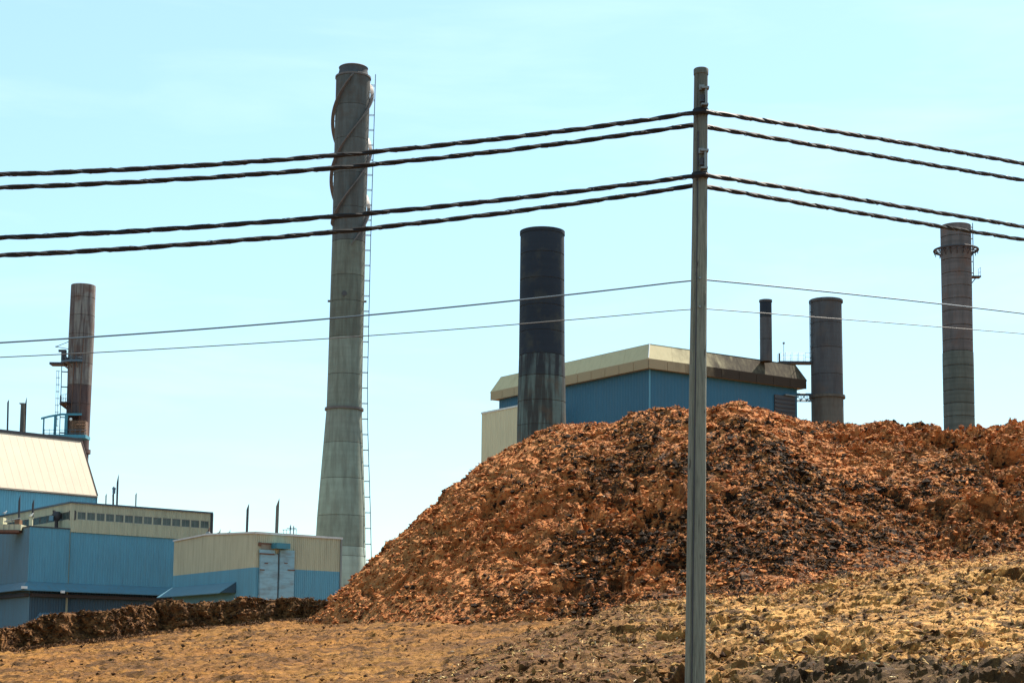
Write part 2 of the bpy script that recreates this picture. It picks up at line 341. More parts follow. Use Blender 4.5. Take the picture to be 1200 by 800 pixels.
# ------------------------------------------------------------------ terrain
A3 = [P(360, 727, 85), P(0, 768, 76), P(640, 724, 73)]
_co = np.linalg.solve(np.array([[1, p.x, p.y] for p in A3]), np.array([p.z for p in A3]))
def G(X, Y):
    X = np.asarray(X, float); Y = np.asarray(Y, float)
    z = _co[0] + _co[1] * np.clip(X, -42, 34) + _co[2] * np.clip(Y, 0, 100)
    z = z * sstep(Y, 8, 36) * (1 - sstep(Y, 100, 135))
    return z * (1 - sstep(np.abs(X), 60, 140))
_l1, _l2 = ray_h(470, 800, G), ray_h(705, 716, G)
_ld = Vector((_l2.x - _l1.x, _l2.y - _l1.y)).normalized()
MZ = P(1200, 652, 70).z
def Mh(X, Y):                                    # height of the tan chip mound
    X = np.asarray(X, float); Y = np.asarray(Y, float)
    s = (X - _l1.x) * _ld.y - (Y - _l1.y) * _ld.x
    h = 0.75 * sstep(s, -0.4, 4.0) - 0.12
    h = h + (MZ - G(21.6, 70) - 0.6) * sstep(X, 6, 22) * sstep(Y, 45, 66)
    front = sstep(Y + 0.5 * np.clip(X - 5, 0, 30), 36.2, 39.6)
    h = h * front - 0.4 * (1 - front) - 0.35 * sstep(-s, 0.2, 3)
    return G(X, Y) + h
print('line', _l1, _l2, 'MZ', MZ, G(21.6, 70), 'plane', _co)

def axis_coords(lo, hi, d, ext_lo, ext_hi):
    a = list(np.arange(lo, hi, d)); k = d
    x = a[-1]
    while x < ext_hi: k *= 1.35; x += k; a.append(x)
    k = d; x = a[0]; pre = []
    while x > ext_lo: k *= 1.35; x -= k; pre.append(x)
    return np.array(pre[::-1] + a)
def grid_faces(ny, nx, keep=None):
    idx = np.arange(ny * nx).reshape(ny, nx)
    q = np.stack([idx[:-1, :-1], idx[:-1, 1:], idx[1:, 1:], idx[1:, :-1]], -1).reshape(-1, 4)
    if keep is not None:
        k = keep.reshape(ny, nx); q = q[(k[:-1, :-1] | k[:-1, 1:] | k[1:, 1:] | k[1:, :-1]).ravel()]
    return q
def compact(V, Fq):
    used = np.zeros(len(V), bool); used[Fq.ravel()] = True; m = np.cumsum(used) - 1
    return V[used], m[Fq]
# ground
gx = axis_coords(-24, 14, 0.115, -2500, 2500); gy = axis_coords(40, 92, 0.16, -60, 3500)
XX, YY = np.meshgrid(gx, gy); pts = np.stack([XX.ravel(), YY.ravel(), np.zeros(XX.size)], 1)
zz = G(pts[:, 0], pts[:, 1])
near = (np.abs(pts[:, 0] + 5) < 60) & (pts[:, 1] > 5) & (pts[:, 1] < 140)
q = pts[near]; q2 = q * np.array([1.0, 0.55, 1.0])     # slightly streaked by the loader's tracks
d = 0.22 * perlin(q2, 0.16, 3) + 0.10 * perlin(q2, 0.55, 9) + 0.09 * perlin(q, 1.7, 5) + 0.09 * perlin(q, 4.1, 7) + 0.06 * perlin(q, 6.0, 2) - np.clip(perlin(q, 2.6, 17) - 0.36, 0, 1) * 0.6 - np.clip(perlin(q2, 1.3, 13) - 0.4, 0, 1) * 0.5
rut = perlin(np.stack([q[:, 0] * 0.06 + q[:, 1] * 0.02, q[:, 1] * 0.5 + q[:, 0] * 0.28, q[:, 0] * 0], 1), 1.0, 31.3)
zz[near] += d + 0.10 * rut
pts[:, 2] = zz
gV = pts.copy()
ground = mesh_np('ground', pts, grid_faces(len(gy), len(gx)), M['yard'], False); ground['kind'] = 'structure'

# main heap of bark
SIL = [(300, 775), (340, 742), (360, 723), (380, 707), (400, 690), (430, 660), (460, 630), (500, 593), (540, 558), (565, 537), (600, 517), (635, 499), (660, 491),
       (690, 489), (720, 490), (735, 484), (760, 476), (790, 474), (810, 480), (830, 475), (860, 471), (880, 473), (900, 481), (940, 489),
       (975, 491), (1010, 490), (1040, 487), (1060, 489), (1085, 491), (1120, 496), (1137, 492), (1160, 490), (1200, 494), (1260, 496), (1330, 520), (1420, 600), (1500, 700)]
SIL = [(a, b + 5 if a > 370 else b) for a, b in SIL]
YR = 86.0
sx_, sz_ = np.array([(P(a, b, YR).x, P(a, b, YR).z) for a, b in SIL]).T
def ridge(X): return np.interp(X, sx_, sz_)
def heap(X, Y):
    cr_ = ridge(X - 0.06 * (YR - Y))
    dy = YR + 0.9 * np.sin(X * 0.35 + 1) - Y
    slope = 0.66 + 0.05 * np.sin(X * 0.22)
    dd = np.sqrt(dy * dy + 1.3 ** 2) - 1.3
    toe = np.clip((dd - 10) / 8, 0, 1) + 0.45 * np.sin(X * 0.9 + 2) * np.sin(X * 0.37) * sstep(dd, 9, 13)            # flatter run-out at the foot
    return cr_ - slope * dd + 0.9 * toe
hx = np.arange(-13.5, 30, 0.050); hx = np.concatenate([hx, np.arange(30, 46, 0.4)])
hy = np.concatenate([np.arange(62, 87.6, 0.052), np.arange(87.6, 106, 0.35)])
XX, YY = np.meshgrid(hx, hy); Xf, Yf = XX.ravel(), YY.ravel(); Zf = heap(Xf, Yf)
gmin = np.maximum(G(Xf, Yf), np.where(Xf > 0, Mh(Xf, Yf), -9)); depth = Zf - gmin
p3 = np.stack([Xf, Yf, Zf], 1)
warp = np.stack([perlin(p3, 0.5, 40), perlin(p3, 0.5, 50), perlin(p3, 0.5, 60)], 1) * 0.7
pw = p3 + warp
amp = sstep(depth, -0.3, 1.6)
lump = 0.45 * perlin(p3, 0.16, 11) + 0.20 * billow(pw, 0.36, 21) + 0.30 * perlin(pw, 0.7, 22) + 0.12 * billow(pw, 1.2, 23) + 0.21 * perlin(pw, 1.9, 25) + 0.20 * perlin(pw, 3.6, 27) + 0.17 * perlin(p3, 6.6, 29)
rough = 0.25 + 1.05 * sstep(perlin(p3, 0.11, 71), -0.35, 0.4)       # some areas raked smooth, some broken up
rough *= 0.66 + 0.58 * sstep(Xf, -4, 10)
rough = np.minimum(rough, 1.08)
pit = np.clip(perlin(pw, 0.62, 81) - 0.22, 0, 1) * 2.3 + np.clip(perlin(pw, 1.5, 83) - 0.20, 0, 1) * 1.5 + np.clip(perlin(pw, 3.0, 85) - 0.26, 0, 1) * 0.9                # hollows left by the loader
disp = lump * rough * (0.35 + 0.65 * amp) - pit * amp * rough
nrm = np.array([0.0, -0.62, 0.78])
p3 = p3 + nrm[None, :] * disp[:, None]
p3[:, 0] += 0.22 * perlin(pw, 1.3, 91) * amp; p3[:, 1] += 0.16 * perlin(pw, 2.4, 93) * amp
keep = depth > -0.9
V_, F_ = compact(p3, grid_faces(len(hy), len(hx), keep)); heapV = V_
org = np.array([8.0, 80.0, float(G(8, 80))]); print('heap verts', len(V_))
heap_o = mesh_np('bark_heap', V_ - org, F_, M['bark'], False); heap_o.location = org
tag(heap_o, 'huge heap of loose reddish brown bark filling the right of the yard', 'heap')

# tan chip mound
mx = np.concatenate([np.arange(-7, 24, 0.074), np.arange(24, 40, 0.5)]); my = np.arange(34, 78, 0.098)
XX, YY = np.meshgrid(mx, my); Xf, Yf = XX.ravel(), YY.ravel(); Zf = Mh(Xf, Yf); p3 = np.stack([Xf, Yf, Zf], 1)
warp = np.stack([perlin(p3, 0.6, 140), perlin(p3, 0.6, 150), p3[:, 0] * 0], 1) * 0.5; pw = p3 + warp
rl = 0.5 + 0.8 * sstep(perlin(p3, 0.14, 171), -0.3, 0.4)
dsp = 0.34 * perlin(p3, 0.22, 111) + (0.15 * perlin(pw, 0.8, 121) + 0.10 * perlin(pw, 1.8, 123) + 0.10 * perlin(pw, 3.6, 125) + 0.08 * perlin(pw, 6.0, 127)) * rl
dsp -= (np.clip(perlin(pw, 0.8, 181) - 0.30, 0, 1) * 1.5 + np.clip(perlin(pw, 1.9, 185) - 0.28, 0, 1) * 1.2 + np.clip(perlin(pw, 3.6, 187) - 0.30, 0, 1) * 0.8) * rl
p3[:, 2] += dsp * 0.9; p3[:, 1] -= 0.25 * dsp
keep = (Mh(Xf, Yf) - G(Xf, Yf) > -0.42) & (heap(Xf, Yf) < Zf + 1.5)
V_, F_ = compact(p3, grid_faces(len(my), len(mx), keep)); moundV = V_
org = np.array([10.0, 55.0, float(G(10, 55))]); print('mound verts', len(V_))
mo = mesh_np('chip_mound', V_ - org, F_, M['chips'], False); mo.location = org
tag(mo, 'low spread mound of pale tan wood chips at the foot of the tall bark heap', 'mound')

# bank of old bark along the yard edge
TOE = [(-70, 778), (-20, 770), (0, 766), (60, 757), (130, 750), (190, 741), (250, 736), (300, 731), (352, 727), (385, 727)]
TOP = [(-70, 744), (-20, 736), (0, 733), (60, 722), (130, 712), (190, 704), (250, 700), (300, 699), (352, 696), (385, 700)]
toe = [ray_h(a, b, lambda x, y: float(G(x, y)), 50, 99) for a, b in TOE]
crest = []
for (a, b), t in zip(TOP, toe): crest.append(P(a, b, t.y + 0.55))
print('toe', toe[0], toe[-1], 'bank height', [round(c.z - t.z, 2) for c, t in zip(crest, toe)])
ta = np.array([list(t) for t in toe]); ca = np.array([list(t) for t in crest]); L = np.concatenate([[0], np.cumsum(np.linalg.norm(np.diff(ta[:, :2], axis=0), axis=1))])
tt = np.arange(0, L[-1], 0.05); T_ = np.stack([np.interp(tt, L, ta[:, k]) for k in range(3)], 1); Cc = np.stack([np.interp(tt, L, ca[:, k]) for k in range(3)], 1)
Cc[:, 2] += 0.16 * perlin(Cc, 0.45, 301) + 0.10 * perlin(Cc, 1.3, 303) - 0.10
rows = []
back = np.array([-0.3, 0.95, 0]); 
for s in np.concatenate([np.linspace(-0.25, 0, 5)[:-1], np.linspace(0, 1, 36)[:-1], np.linspace(1, 2, 16)[:-1], np.linspace(2, 3.4, 8)]):
    if s < 0: r_ = T_ - back * (-s) * 2.2 + np.array([0, 0, s * 1.2])
    elif s < 1:
        e = s ** 0.75; r_ = T_ * (1 - s) + Cc * s; r_[:, 2] = T_[:, 2] * (1 - e) + Cc[:, 2] * e
    elif s < 2: r_ = Cc + back * (s - 1) * 1.6 + np.array([0, 0, -0.12 * (s - 1)])
    else: r_ = Cc + back * (1.6 + (s - 2) * 1.5) + np.array([0, 0, -0.12 - (s - 2) * 1.3])
    rows.append(r_)
p3 = np.stack(rows).reshape(-1, 3)
warp = np.stack([perlin(p3, 0.8, 240), perlin(p3, 0.8, 250), perlin(p3, 0.8, 260)], 1) * 0.4; pw = p3 + warp
col_ = p3 * np.array([1, 1, 0.35])
dsp = 0.40 * billow(col_, 0.55, 211) + 0.25 * perlin(col_, 1.1, 221) + 0.20 * perlin(pw, 2.2, 223) + 0.14 * perlin(pw, 4.5, 225) + 0.06 * perlin(pw, 8, 227) - np.clip(perlin(pw, 1.3, 229) - 0.2, 0, 1) * 0.8
p3 += np.array([0.1, -0.85, 0.30])[None, :] * dsp[:, None]
org = np.array([T_[:, 0].mean(), T_[:, 1].mean(), T_[:, 2].min()])
bankV = p3.copy()
bo = mesh_np('bark_bank', p3 - org, grid_faces(len(rows), len(tt)), M['bank'], False); bo.location = org
tag(bo, 'low steep-faced bank of old dark brown bark along the left edge of the yard', 'bank')

# loose strips and chips lying on everything
def strips(name, V, n, L0, L1, mat, label, lift=0.02, up_=0.5, seed=1):
    g = np.random.default_rng(seed); c = V[g.integers(0, len(V), n)] + g.normal(size=(n, 3)) * 0.03; c[:, 2] += lift
    d = g.normal(size=(n, 3)); d[:, 2] *= up_; d /= np.linalg.norm(d, axis=1)[:, None]
    w = np.cross(d, g.normal(size=(n, 3))); w /= np.linalg.norm(w, axis=1)[:, None]; nn = np.cross(d, w)
    l = (L0 + (L1 - L0) * g.random(n) ** 2.2)[:, None]; wd = l * (0.10 + 0.16 * g.random(n))[:, None]; b = l * (g.random(n)[:, None] - 0.3) * 0.35
    vs = np.stack([c - d * l - w * wd * 0.6, c - d * l + w * wd * 0.5, c + nn * b - w * wd, c + nn * b + w * wd, c + d * l - w * wd * 0.3, c + d * l + w * wd * 0.4, c + nn * (b - wd * 0.9)], 1).reshape(-1, 3)
    k = np.arange(n)[:, None] * 7
    f = np.concatenate([k + np.array([[0, 2, 3]]), k + np.array([[0, 3, 1]]), k + np.array([[2, 4, 5]]), k + np.array([[2, 5, 3]]), k + np.array([[0, 6, 2]]), k + np.array([[1, 3, 6]])])
    o = mesh_np(name, vs, f, mat); return tag(o, label, 'wood chips', kind='stuff')
def simple_var(name, stops):
    m, nt, b = nodes(name); g = nt.nodes.new('ShaderNodeNewGeometry')
    nt.links.new(ramp(nt, g.outputs['Random Per Island'], stops), b.inputs['Base Color']); b.inputs['Roughness'].default_value = 0.85
    b.inputs['Specular IOR Level'].default_value = 0.2; return m
M['strip_red'] = simple_var('red_bark_strips', [(0.0, (0.03, 0.018, 0.013)), (0.3, (0.12, 0.036, 0.012)), (0.7, (0.46, 0.175, 0.056)), (0.95, (0.56, 0.26, 0.10)), (1.0, (0.6, 0.45, 0.3))])
M['strip_tan'] = simple_var('tan_wood_slivers', [(0.0, (0.07, 0.05, 0.035)), (0.3, (0.13, 0.065, 0.022)), (0.6, (0.40, 0.24, 0.085)), (0.96, (0.58, 0.42, 0.2)), (1.0, (0.6, 0.5, 0.35))])
M['strip_brown'] = simple_var('brown_bark_strips', [(0.0, (0.05, 0.03, 0.02)), (0.5, (0.07, 0.03, 0.011)), (1.0, (0.22, 0.11, 0.04))])
hv = heapV[(heapV[:, 1] < 88) & (heapV[:, 0] < 30)]
strips('bark_strips', hv, 78000, 0.025, 0.15, M['strip_red'], 'torn red brown bark strips strewn over the tall heap', seed=3)
mv = moundV[(moundV[:, 1] < 72)]
strips('wood_slivers', mv, 45000, 0.025, 0.11, M['strip_tan'], 'pale wood slivers strewn over the tan chip mound', seed=4)
gv = gV[(gV[:, 0] > -24) & (gV[:, 0] < 12) & (gV[:, 1] > 42) & (gV[:, 1] < 90)]
tv = moundV[(moundV[:, 0] > 0) & (np.abs(heap(moundV[:, 0], moundV[:, 1]) - moundV[:, 2] + 0.6) < 1.3)]
strips('spilled_bark', tv, 8000, 0.03, 0.17, M['strip_red'], 'red brown bark spilled where the heap meets the tan mound', seed=8)
M['strip_ochre'] = simple_var('ochre_wood_chips', [(0.0, (0.04, 0.02, 0.01)), (0.35, (0.14, 0.056, 0.013)), (0.85, (0.30, 0.145, 0.031)), (0.98, (0.34, 0.2, 0.07)), (1.0, (0.6, 0.5, 0.35))])
strips('chip_litter', gv, 26000, 0.02, 0.09, M['strip_ochre'], 'small wood chips littering the flat brown yard', lift=0.01, up_=0.25, seed=5)
tj = np.array([[p_[0] + rng.normal() * 0.25, p_[1] - abs(rng.normal()) * 0.9, 0] for p_ in T_[::2] for _ in range(6)]); tj[:, 2] = G(tj[:, 0], tj[:, 1]) + 0.12
strips('bank_spill', tj, 8000, 0.03, 0.13, M['strip_brown'], 'crumbs of dark bark spilled along the foot of the low bank', lift=0.0, seed=9)
strips('bank_strips', bankV, 10000, 0.03, 0.14, M['strip_brown'], 'brown bark strips sticking out of the low bank', seed=6)

# crumbly clods: thousands of small angular lumps, each its own little solid, joined
ICO_V = np.array([(1, 0, 0), (-1, 0, 0), (0, 1, 0), (0, -1, 0), (0, 0, 1), (0, 0, -1), (0.65, 0.55, 0.5), (-0.6, -0.6, 0.45)]) * 1.1
ICO_F = np.array([(4, 0, 6), (4, 6, 2), (0, 2, 6), (4, 2, 1), (4, 1, 7), (4, 7, 3), (1, 3, 7), (4, 3, 0), (5, 2, 0), (5, 1, 2), (5, 3, 1), (5, 0, 3)])
def clods(name, V, n, r0_, r1_, mat, label, seed, power=3.0, sink=0.5):
    g = np.random.default_rng(seed); c = V[g.integers(0, len(V), n)] + g.normal(size=(n, 3)) * 0.04
    r = r0_ + (r1_ - r0_) * g.random(n) ** power; c[:, 2] -= r * sink; c[:, 1] -= r * 0.2
    a = g.random(n) * 6.283; ca_, sa_ = np.cos(a), np.sin(a)
    v = ICO_V[None] * (0.45 + 0.95 * g.random((n, 8, 1))) * (np.array([1.0, 0.9, 0.7]) * (0.7 + 0.6 * g.random((n, 1, 3)))) * r[:, None, None]
    x, y = v[..., 0] * ca_[:, None] - v[..., 1] * sa_[:, None], v[..., 0] * sa_[:, None] + v[..., 1] * ca_[:, None]
    v = np.stack([x, y, v[..., 2]], -1) + c[:, None]
    f = (np.arange(n) * 8)[:, None, None] + ICO_F[None]
    return tag(mesh_np(name, v.reshape(-1, 3), f.reshape(-1, 3), mat), label, 'clods', kind='stuff')
def clod_mat(name, stops):
    m, nt, b = nodes(name); g = nt.nodes.new('ShaderNodeNewGeometry'); c = ramp(nt, g.outputs['Random Per Island'], stops)
    fn = noise(nt, 9, 6, 0.75); c = mix(nt, ramp(nt, fn, [(0.4, 0.65), (0.6, 0.0)]), c, (0.03, 0.014, 0.007))
    nt.links.new(c, b.inputs['Base Color']); b.inputs['Roughness'].default_value = 0.95; b.inputs['Specular IOR Level'].default_value = 0.1
    bump(nt, b, fn, 1.0, 0.06); return m
M['clod_red'] = clod_mat('red_brown_clods', [(0.0, (0.16, 0.045, 0.014)), (0.3, (0.36, 0.112, 0.034)), (0.8, (0.54, 0.205, 0.064)), (1.0, (0.60, 0.27, 0.095))])
M['clod_black'] = clod_mat('near_black_clods', [(0.0, (0.010, 0.008, 0.006)), (0.7, (0.025, 0.016, 0.010)), (1.0, (0.09, 0.04, 0.016))])
M['clod_tan'] = clod_mat('tan_clods', [(0.0, (0.05, 0.025, 0.01)), (0.3, (0.20, 0.09, 0.026)), (0.8, (0.50, 0.29, 0.092)), (1.0, (0.62, 0.42, 0.17))])
M['clod_brown'] = clod_mat('brown_clods', [(0.0, (0.02, 0.01, 0.006)), (0.6, (0.08, 0.034, 0.011)), (1.0, (0.22, 0.10, 0.03))])
clods('bark_clods', hv, 38000, 0.035, 0.17, M['clod_red'], 'crumbly red brown lumps of bark covering the tall heap', 21)
bm_ = np.clip(0.04 + 0.96 * sstep(hv[:, 0], -3, 7), 0, 1) * (1 - 0.6 * sstep(hv[:, 0], 17, 25)) * (1 - 0.6 * sstep(hv[:, 2], 9, 14.5)) * np.where(perlin(hv, 0.35, 401) + 0.6 * perlin(hv, 1.1, 403) > 0.08, 1.0, 0.06)  # near-black lumps: denser in noise patches, towards the middle and right
bv = hv[rng.random(len(hv)) < bm_]
clods('black_clods', bv, 21000, 0.04, 0.19, M['clod_black'], 'near black lumps scattered through the middle and right of the heap', 22)
clods('tan_clods', mv, 12000, 0.025, 0.11, M['clod_tan'], 'small pale lumps scattered over the tan chip mound', 23)
dm = mv[(perlin(mv, 0.5, 411) > 0.05)]
clods('dark_clods', dm, 8000, 0.03, 0.15, M['clod_brown'], 'small dark brown lumps lying in patches on the tan chip mound', 24)
yv = gv[(perlin(gv, 0.25, 421) > -0.1)]
clods('yard_clods', yv, 5500, 0.02, 0.10, M['clod_brown'], 'scattered small dark lumps on the flat brown yard', 25, sink=0.1)
clods('bank_clods', bankV, 7000, 0.02, 0.11, M['clod_brown'], 'dark crumbly lumps on the face and crest of the low bank', 26)

# ------------------------------------------------------------------ cladding helpers
def outward(A, B):
    d = (B - A); d.z = 0; d.normalize(); n = Vector((d.y, -d.x, 0))
    if n.dot(C0 - A) < 0: n = -n
    return d, n
def corr(mb, A, B, z0, z1, pitch=0.3, dep=0.05, n=None):   # ribbed sheet between A and B; z1 may be a function of t
    d, nn = outward(A, B); n = n or nn; Lw = math.hypot(B.x - A.x, B.y - A.y); k = max(1, round(Lw / pitch)); s = Lw / k
    prof = []
    for i in range(k):
        prof += [(i * s, 0), (i * s + s * 0.35, 0), (i * s + s * 0.5, dep), (i * s + s * 0.85, dep)]
    prof.append((Lw, 0))
    za = z0 if callable(z0) else (lambda t: z0); zb = z1 if callable(z1) else (lambda t: z1)
    b = len(mb.v)
    for t, o_ in prof:
        q_ = A + d * t + n * o_; u_ = t / Lw
        mb.v.append((q_.x, q_.y, za(u_))); mb.v.append((q_.x, q_.y, zb(u_)))
    for i in range(len(prof) - 1): mb.f.append((b + 2 * i, b + 2 * i + 2, b + 2 * i + 3, b + 2 * i + 1))
    return mb
def plank(mb, A, B, z0, z1, o0, o1):                      # straight box along a wall, from offset o0 to o1 outward
    d, n = outward(A, B); a, b = Vector((A.x, A.y, 0)), Vector((B.x, B.y, 0))
    pts_ = [a + n * o0, b + n * o0, b + n * o1, a + n * o1]
    return mb.hexa([(p.x, p.y, z0) for p in pts_] + [(p.x, p.y, z1) for p in pts_])
def offset_poly(pts_, o):
    n = len(pts_); c = sum((Vector((p.x, p.y, 0)) for p in pts_), Vector()) / n; out = []
    for i in range(n):
        p0, p1, p2 = pts_[i - 1], pts_[i], pts_[(i + 1) % n]
        def en(a, b):
            d = Vector((b.x - a.x, b.y - a.y, 0)).normalized(); m = Vector((d.y, -d.x, 0))
            if m.dot(Vector((a.x, a.y, 0)) - c) < 0: m = -m
            return m
        n1, n2 = en(p0, p1), en(p1, p2); b = (n1 + n2); b = b / b.length; out.append(Vector((p1.x, p1.y, 0)) + b * (o / b.dot(n1)))
    return out
def ring_faces(mb, lo, z0, hi, z1):
    n = len(lo); b = len(mb.v); mb.v += [(p.x, p.y, z0) for p in lo] + [(p.x, p.y, z1) for p in hi]
    mb.f += [(b + i, b + (i + 1) % n, b + n + (i + 1) % n, b + n + i) for i in range(n)]; return mb
def cap(mb, poly, z):
    b = len(mb.v); mb.v += [(p.x, p.y, z) for p in poly]; mb.f.append(tuple(range(b, b + len(poly)))); return mb
def lerp(A, B, t): return A + (B - A) * t
def flat(v): return Vector((v.x, v.y, 0))

# ------------------------------------------------------------------ blue mill building with mansard roof (right, behind the heap)
Fc = P(761, 432.5, 170); z1 = Fc.z
Rr = Pz(934, 455.5, z1); Ll = Pz(585, 468.5, z1); Bk = flat(Ll) + flat(Rr) - flat(Fc)
quad = [flat(Fc), flat(Rr), Bk, flat(Ll)]; print('mill', Fc, Rr, Ll)
z2 = P(761, 420, 169).z; z3 = P(761, 405.5, 171.5).z
t = empty('mill_building', (Fc.x, Fc.y, 0), 'tall blue mill building with a stained beige mansard roof edge, behind the bark heap', 'building')
corr(MB(), flat(Fc), flat(Ll), 0, z1, 0.45, 0.02).build('cladding', M['blue_dark'], t)
corr(MB(), flat(Fc), flat(Rr), 0, z1, 0.45, 0.02).build('cladding', M['blue_dark'], t)
mb = MB(); ring_faces(mb, [flat(Rr), Bk, flat(Ll)], 0, [flat(Rr), Bk, flat(Ll)], z1); mb.f.pop(); mb.build('rear_wall', M['blue_dark'], t)
mb = MB(); plank(mb, Fc + Vector((0, 0, 0)) - Vector((0.06, 0.06, 0)), Fc + Vector((0.06, -0.02, 0)), 0, z1 - .01, 0.0, 0.14); mb.build('corner_trim', M['blue'], t)
def mk_mansard(name, base, lo=0.55, hi=1.25):
    m, nt, b = nodes(name); g = nt.nodes.new('ShaderNodeNewGeometry'); sx = nt.nodes.new('ShaderNodeSeparateXYZ')
    nt.links.new(g.outputs['Position'], sx.inputs[0]); mr = nt.nodes.new('ShaderNodeMapRange')
    mr.inputs[1].default_value = Fc.x + 1.5; mr.inputs[2].default_value = Rr.x - 2; nt.links.new(sx.outputs[0], mr.inputs[0])
    n = noise(nt, 0.5, 6, 0.65, stretch=(1, 1, 0.4)); a = nt.nodes.new('ShaderNodeMath'); a.operation = 'ADD'
    nt.links.new(mr.outputs[0], a.inputs[0]); nt.links.new(n, a.inputs[1])
    c = mix(nt, ramp(nt, a.outputs[0], [(lo, 0.0), (min(hi, 1.0), 0.93)]), base, (0.026, 0.018, 0.016))
    c = mix(nt, ramp(nt, noise(nt, 1.1, 6, 0.7, stretch=(2, 2, 0.3)), [(0.45, 0), (0.75, 0.35)]), c, tuple(x * 0.6 for x in base)) if lo > 0.58 else c
    nt.links.new(c, b.inputs['Base Color']); b.inputs['Roughness'].default_value = 0.85; b.inputs['Specular IOR Level'].default_value = 0.15; return m
M['mansard'] = mk_mansard('soot_stained_mansard', (0.52, 0.45, 0.28), 0.60, 1.0)
M['fascia_soot'] = mk_mansard('soot_stained_fascia', (0.33, 0.26, 0.165), 0.55, 0.95)
OV = 0.75
o1 = offset_poly(quad, OV); o2 = offset_poly(quad, OV - 0.06)
mb = MB(); ring_faces(mb, o2, z1, o2, z2); cap(mb, o2, z1 - 0.002); mb.build('eave_box', M['fascia'], t)
for k, (a, b) in enumerate(((0, 3), (0, 1))):
    A, B = o2[a], o2[b]; Lw = (B - A).length; n = round(Lw / 2.35)
    for i in range(n):
        mb = MB(); plank(mb, lerp(A, B, i / n + 0.0012), lerp(A, B, (i + 1) / n - 0.0012), z1 - 0.05, z2 + 0.02, 0.005, 0.07)
        mb.build('fascia_panel', M['fascia_soot'], t)
oT = offset_poly(quad, -0.10)
for k, (a, b) in enumerate(((0, 3), (0, 1), (1, 2), (2, 3))):
    A0, B0, A1, B1 = o1[a], o1[b], oT[a], oT[b]
    n = 7 if k < 2 else 1
    for i in range(n):                                    # roofing sheets with standing seams between
        t0, t1 = i / n + 0.0004, (i + 1) / n - 0.0004
        q4 = [lerp(A0, B0, t0), lerp(A0, B0, t1), lerp(A1, B1, t1), lerp(A1, B1, t0)]
        zl = [z2 + 0.02, z2 + 0.02, z3, z3]
        mb = MB(); mb.hexa([(p.x, p.y, z - 0.12) for p, z in zip(q4, zl)] + [(p.x, p.y, z) for p, z in zip(q4, zl)])
        mb.build('roof_panel', M['mansard'], t)
mb = MB(); cap(mb, offset_poly(quad, -0.06), z3 - 0.01); mb.build('flat_roof', M['roofing'], t)
mb = MB(); mb.bar((o1[0].x, o1[0].y, z2 + 0.05), (oT[0].x, oT[0].y, z3 + 0.03), 0.07); mb.build('hip_trim', M['white_trim'], t)
# dark louvred opening near the right end
d_, n_ = outward(flat(Fc), flat(Rr)); a = Pp(907, 470, Fc, Rr); b = Pp(931, 472, Fc, Rr)
zt = Pp(918, 463.5, Fc, Rr).z
mb = MB(); plank(mb, a, b, zt - 5, zt, 0.02, 0.16); lv = mb.build('louvre', M['trim'], t)
mb = MB()
for k in range(10): plank(mb, lerp(a, b, 0.03), lerp(a, b, 0.97), zt - 0.5 - k * 0.45, zt - 0.35 - k * 0.45, 0.16, 0.24)
mb.build('slat', M['steel_dark'], lv)
mb = MB(); plank(mb, lerp(a, b, 0.45), lerp(a, b, 0.98), zt + 0.02, zt + 0.14, 0.05, 0.4); mb.build('lintel', M['galv'], t)

# pale annex at its left end
t2 = empty('roof_annex', (0, 0, 0), 'plain beige block with a thin white roof edge left of the navy stack', 'building')
dL = (flat(Ll) - flat(Fc)).normalized(); nL = outward(flat(Fc), flat(Ll))[1]
A = flat(Ll) + nL * 3.5 - dL * 14; a1 = flat(Ll) + nL * 3.5
far = Pp(564.5, 484.5, A, a1); zt = far.z; far = flat(far); print('annex', far, zt)
A = flat(Pp(622, 480, A, a1)); t2.location = (A.x, A.y, 0)
qd = [A, far, far - nL * 9, A - nL * 9]
for i in range(4):
    corr(MB(), qd[i], qd[(i + 1) % 4], 0, zt, 0.5, 0.04, n=outward(qd[i], qd[(i + 1) % 4])[1]).build('cladding', M['annex'], t2)
mb = MB(); cap(mb, qd, zt - 0.05); mb.build('roof', M['roofing'], t2)
mb = MB(); plank(mb, A, far, zt - 0.05, zt + 0.14, -0.1, 0.12); mb.build('roof_trim', M['white_trim'], t2)

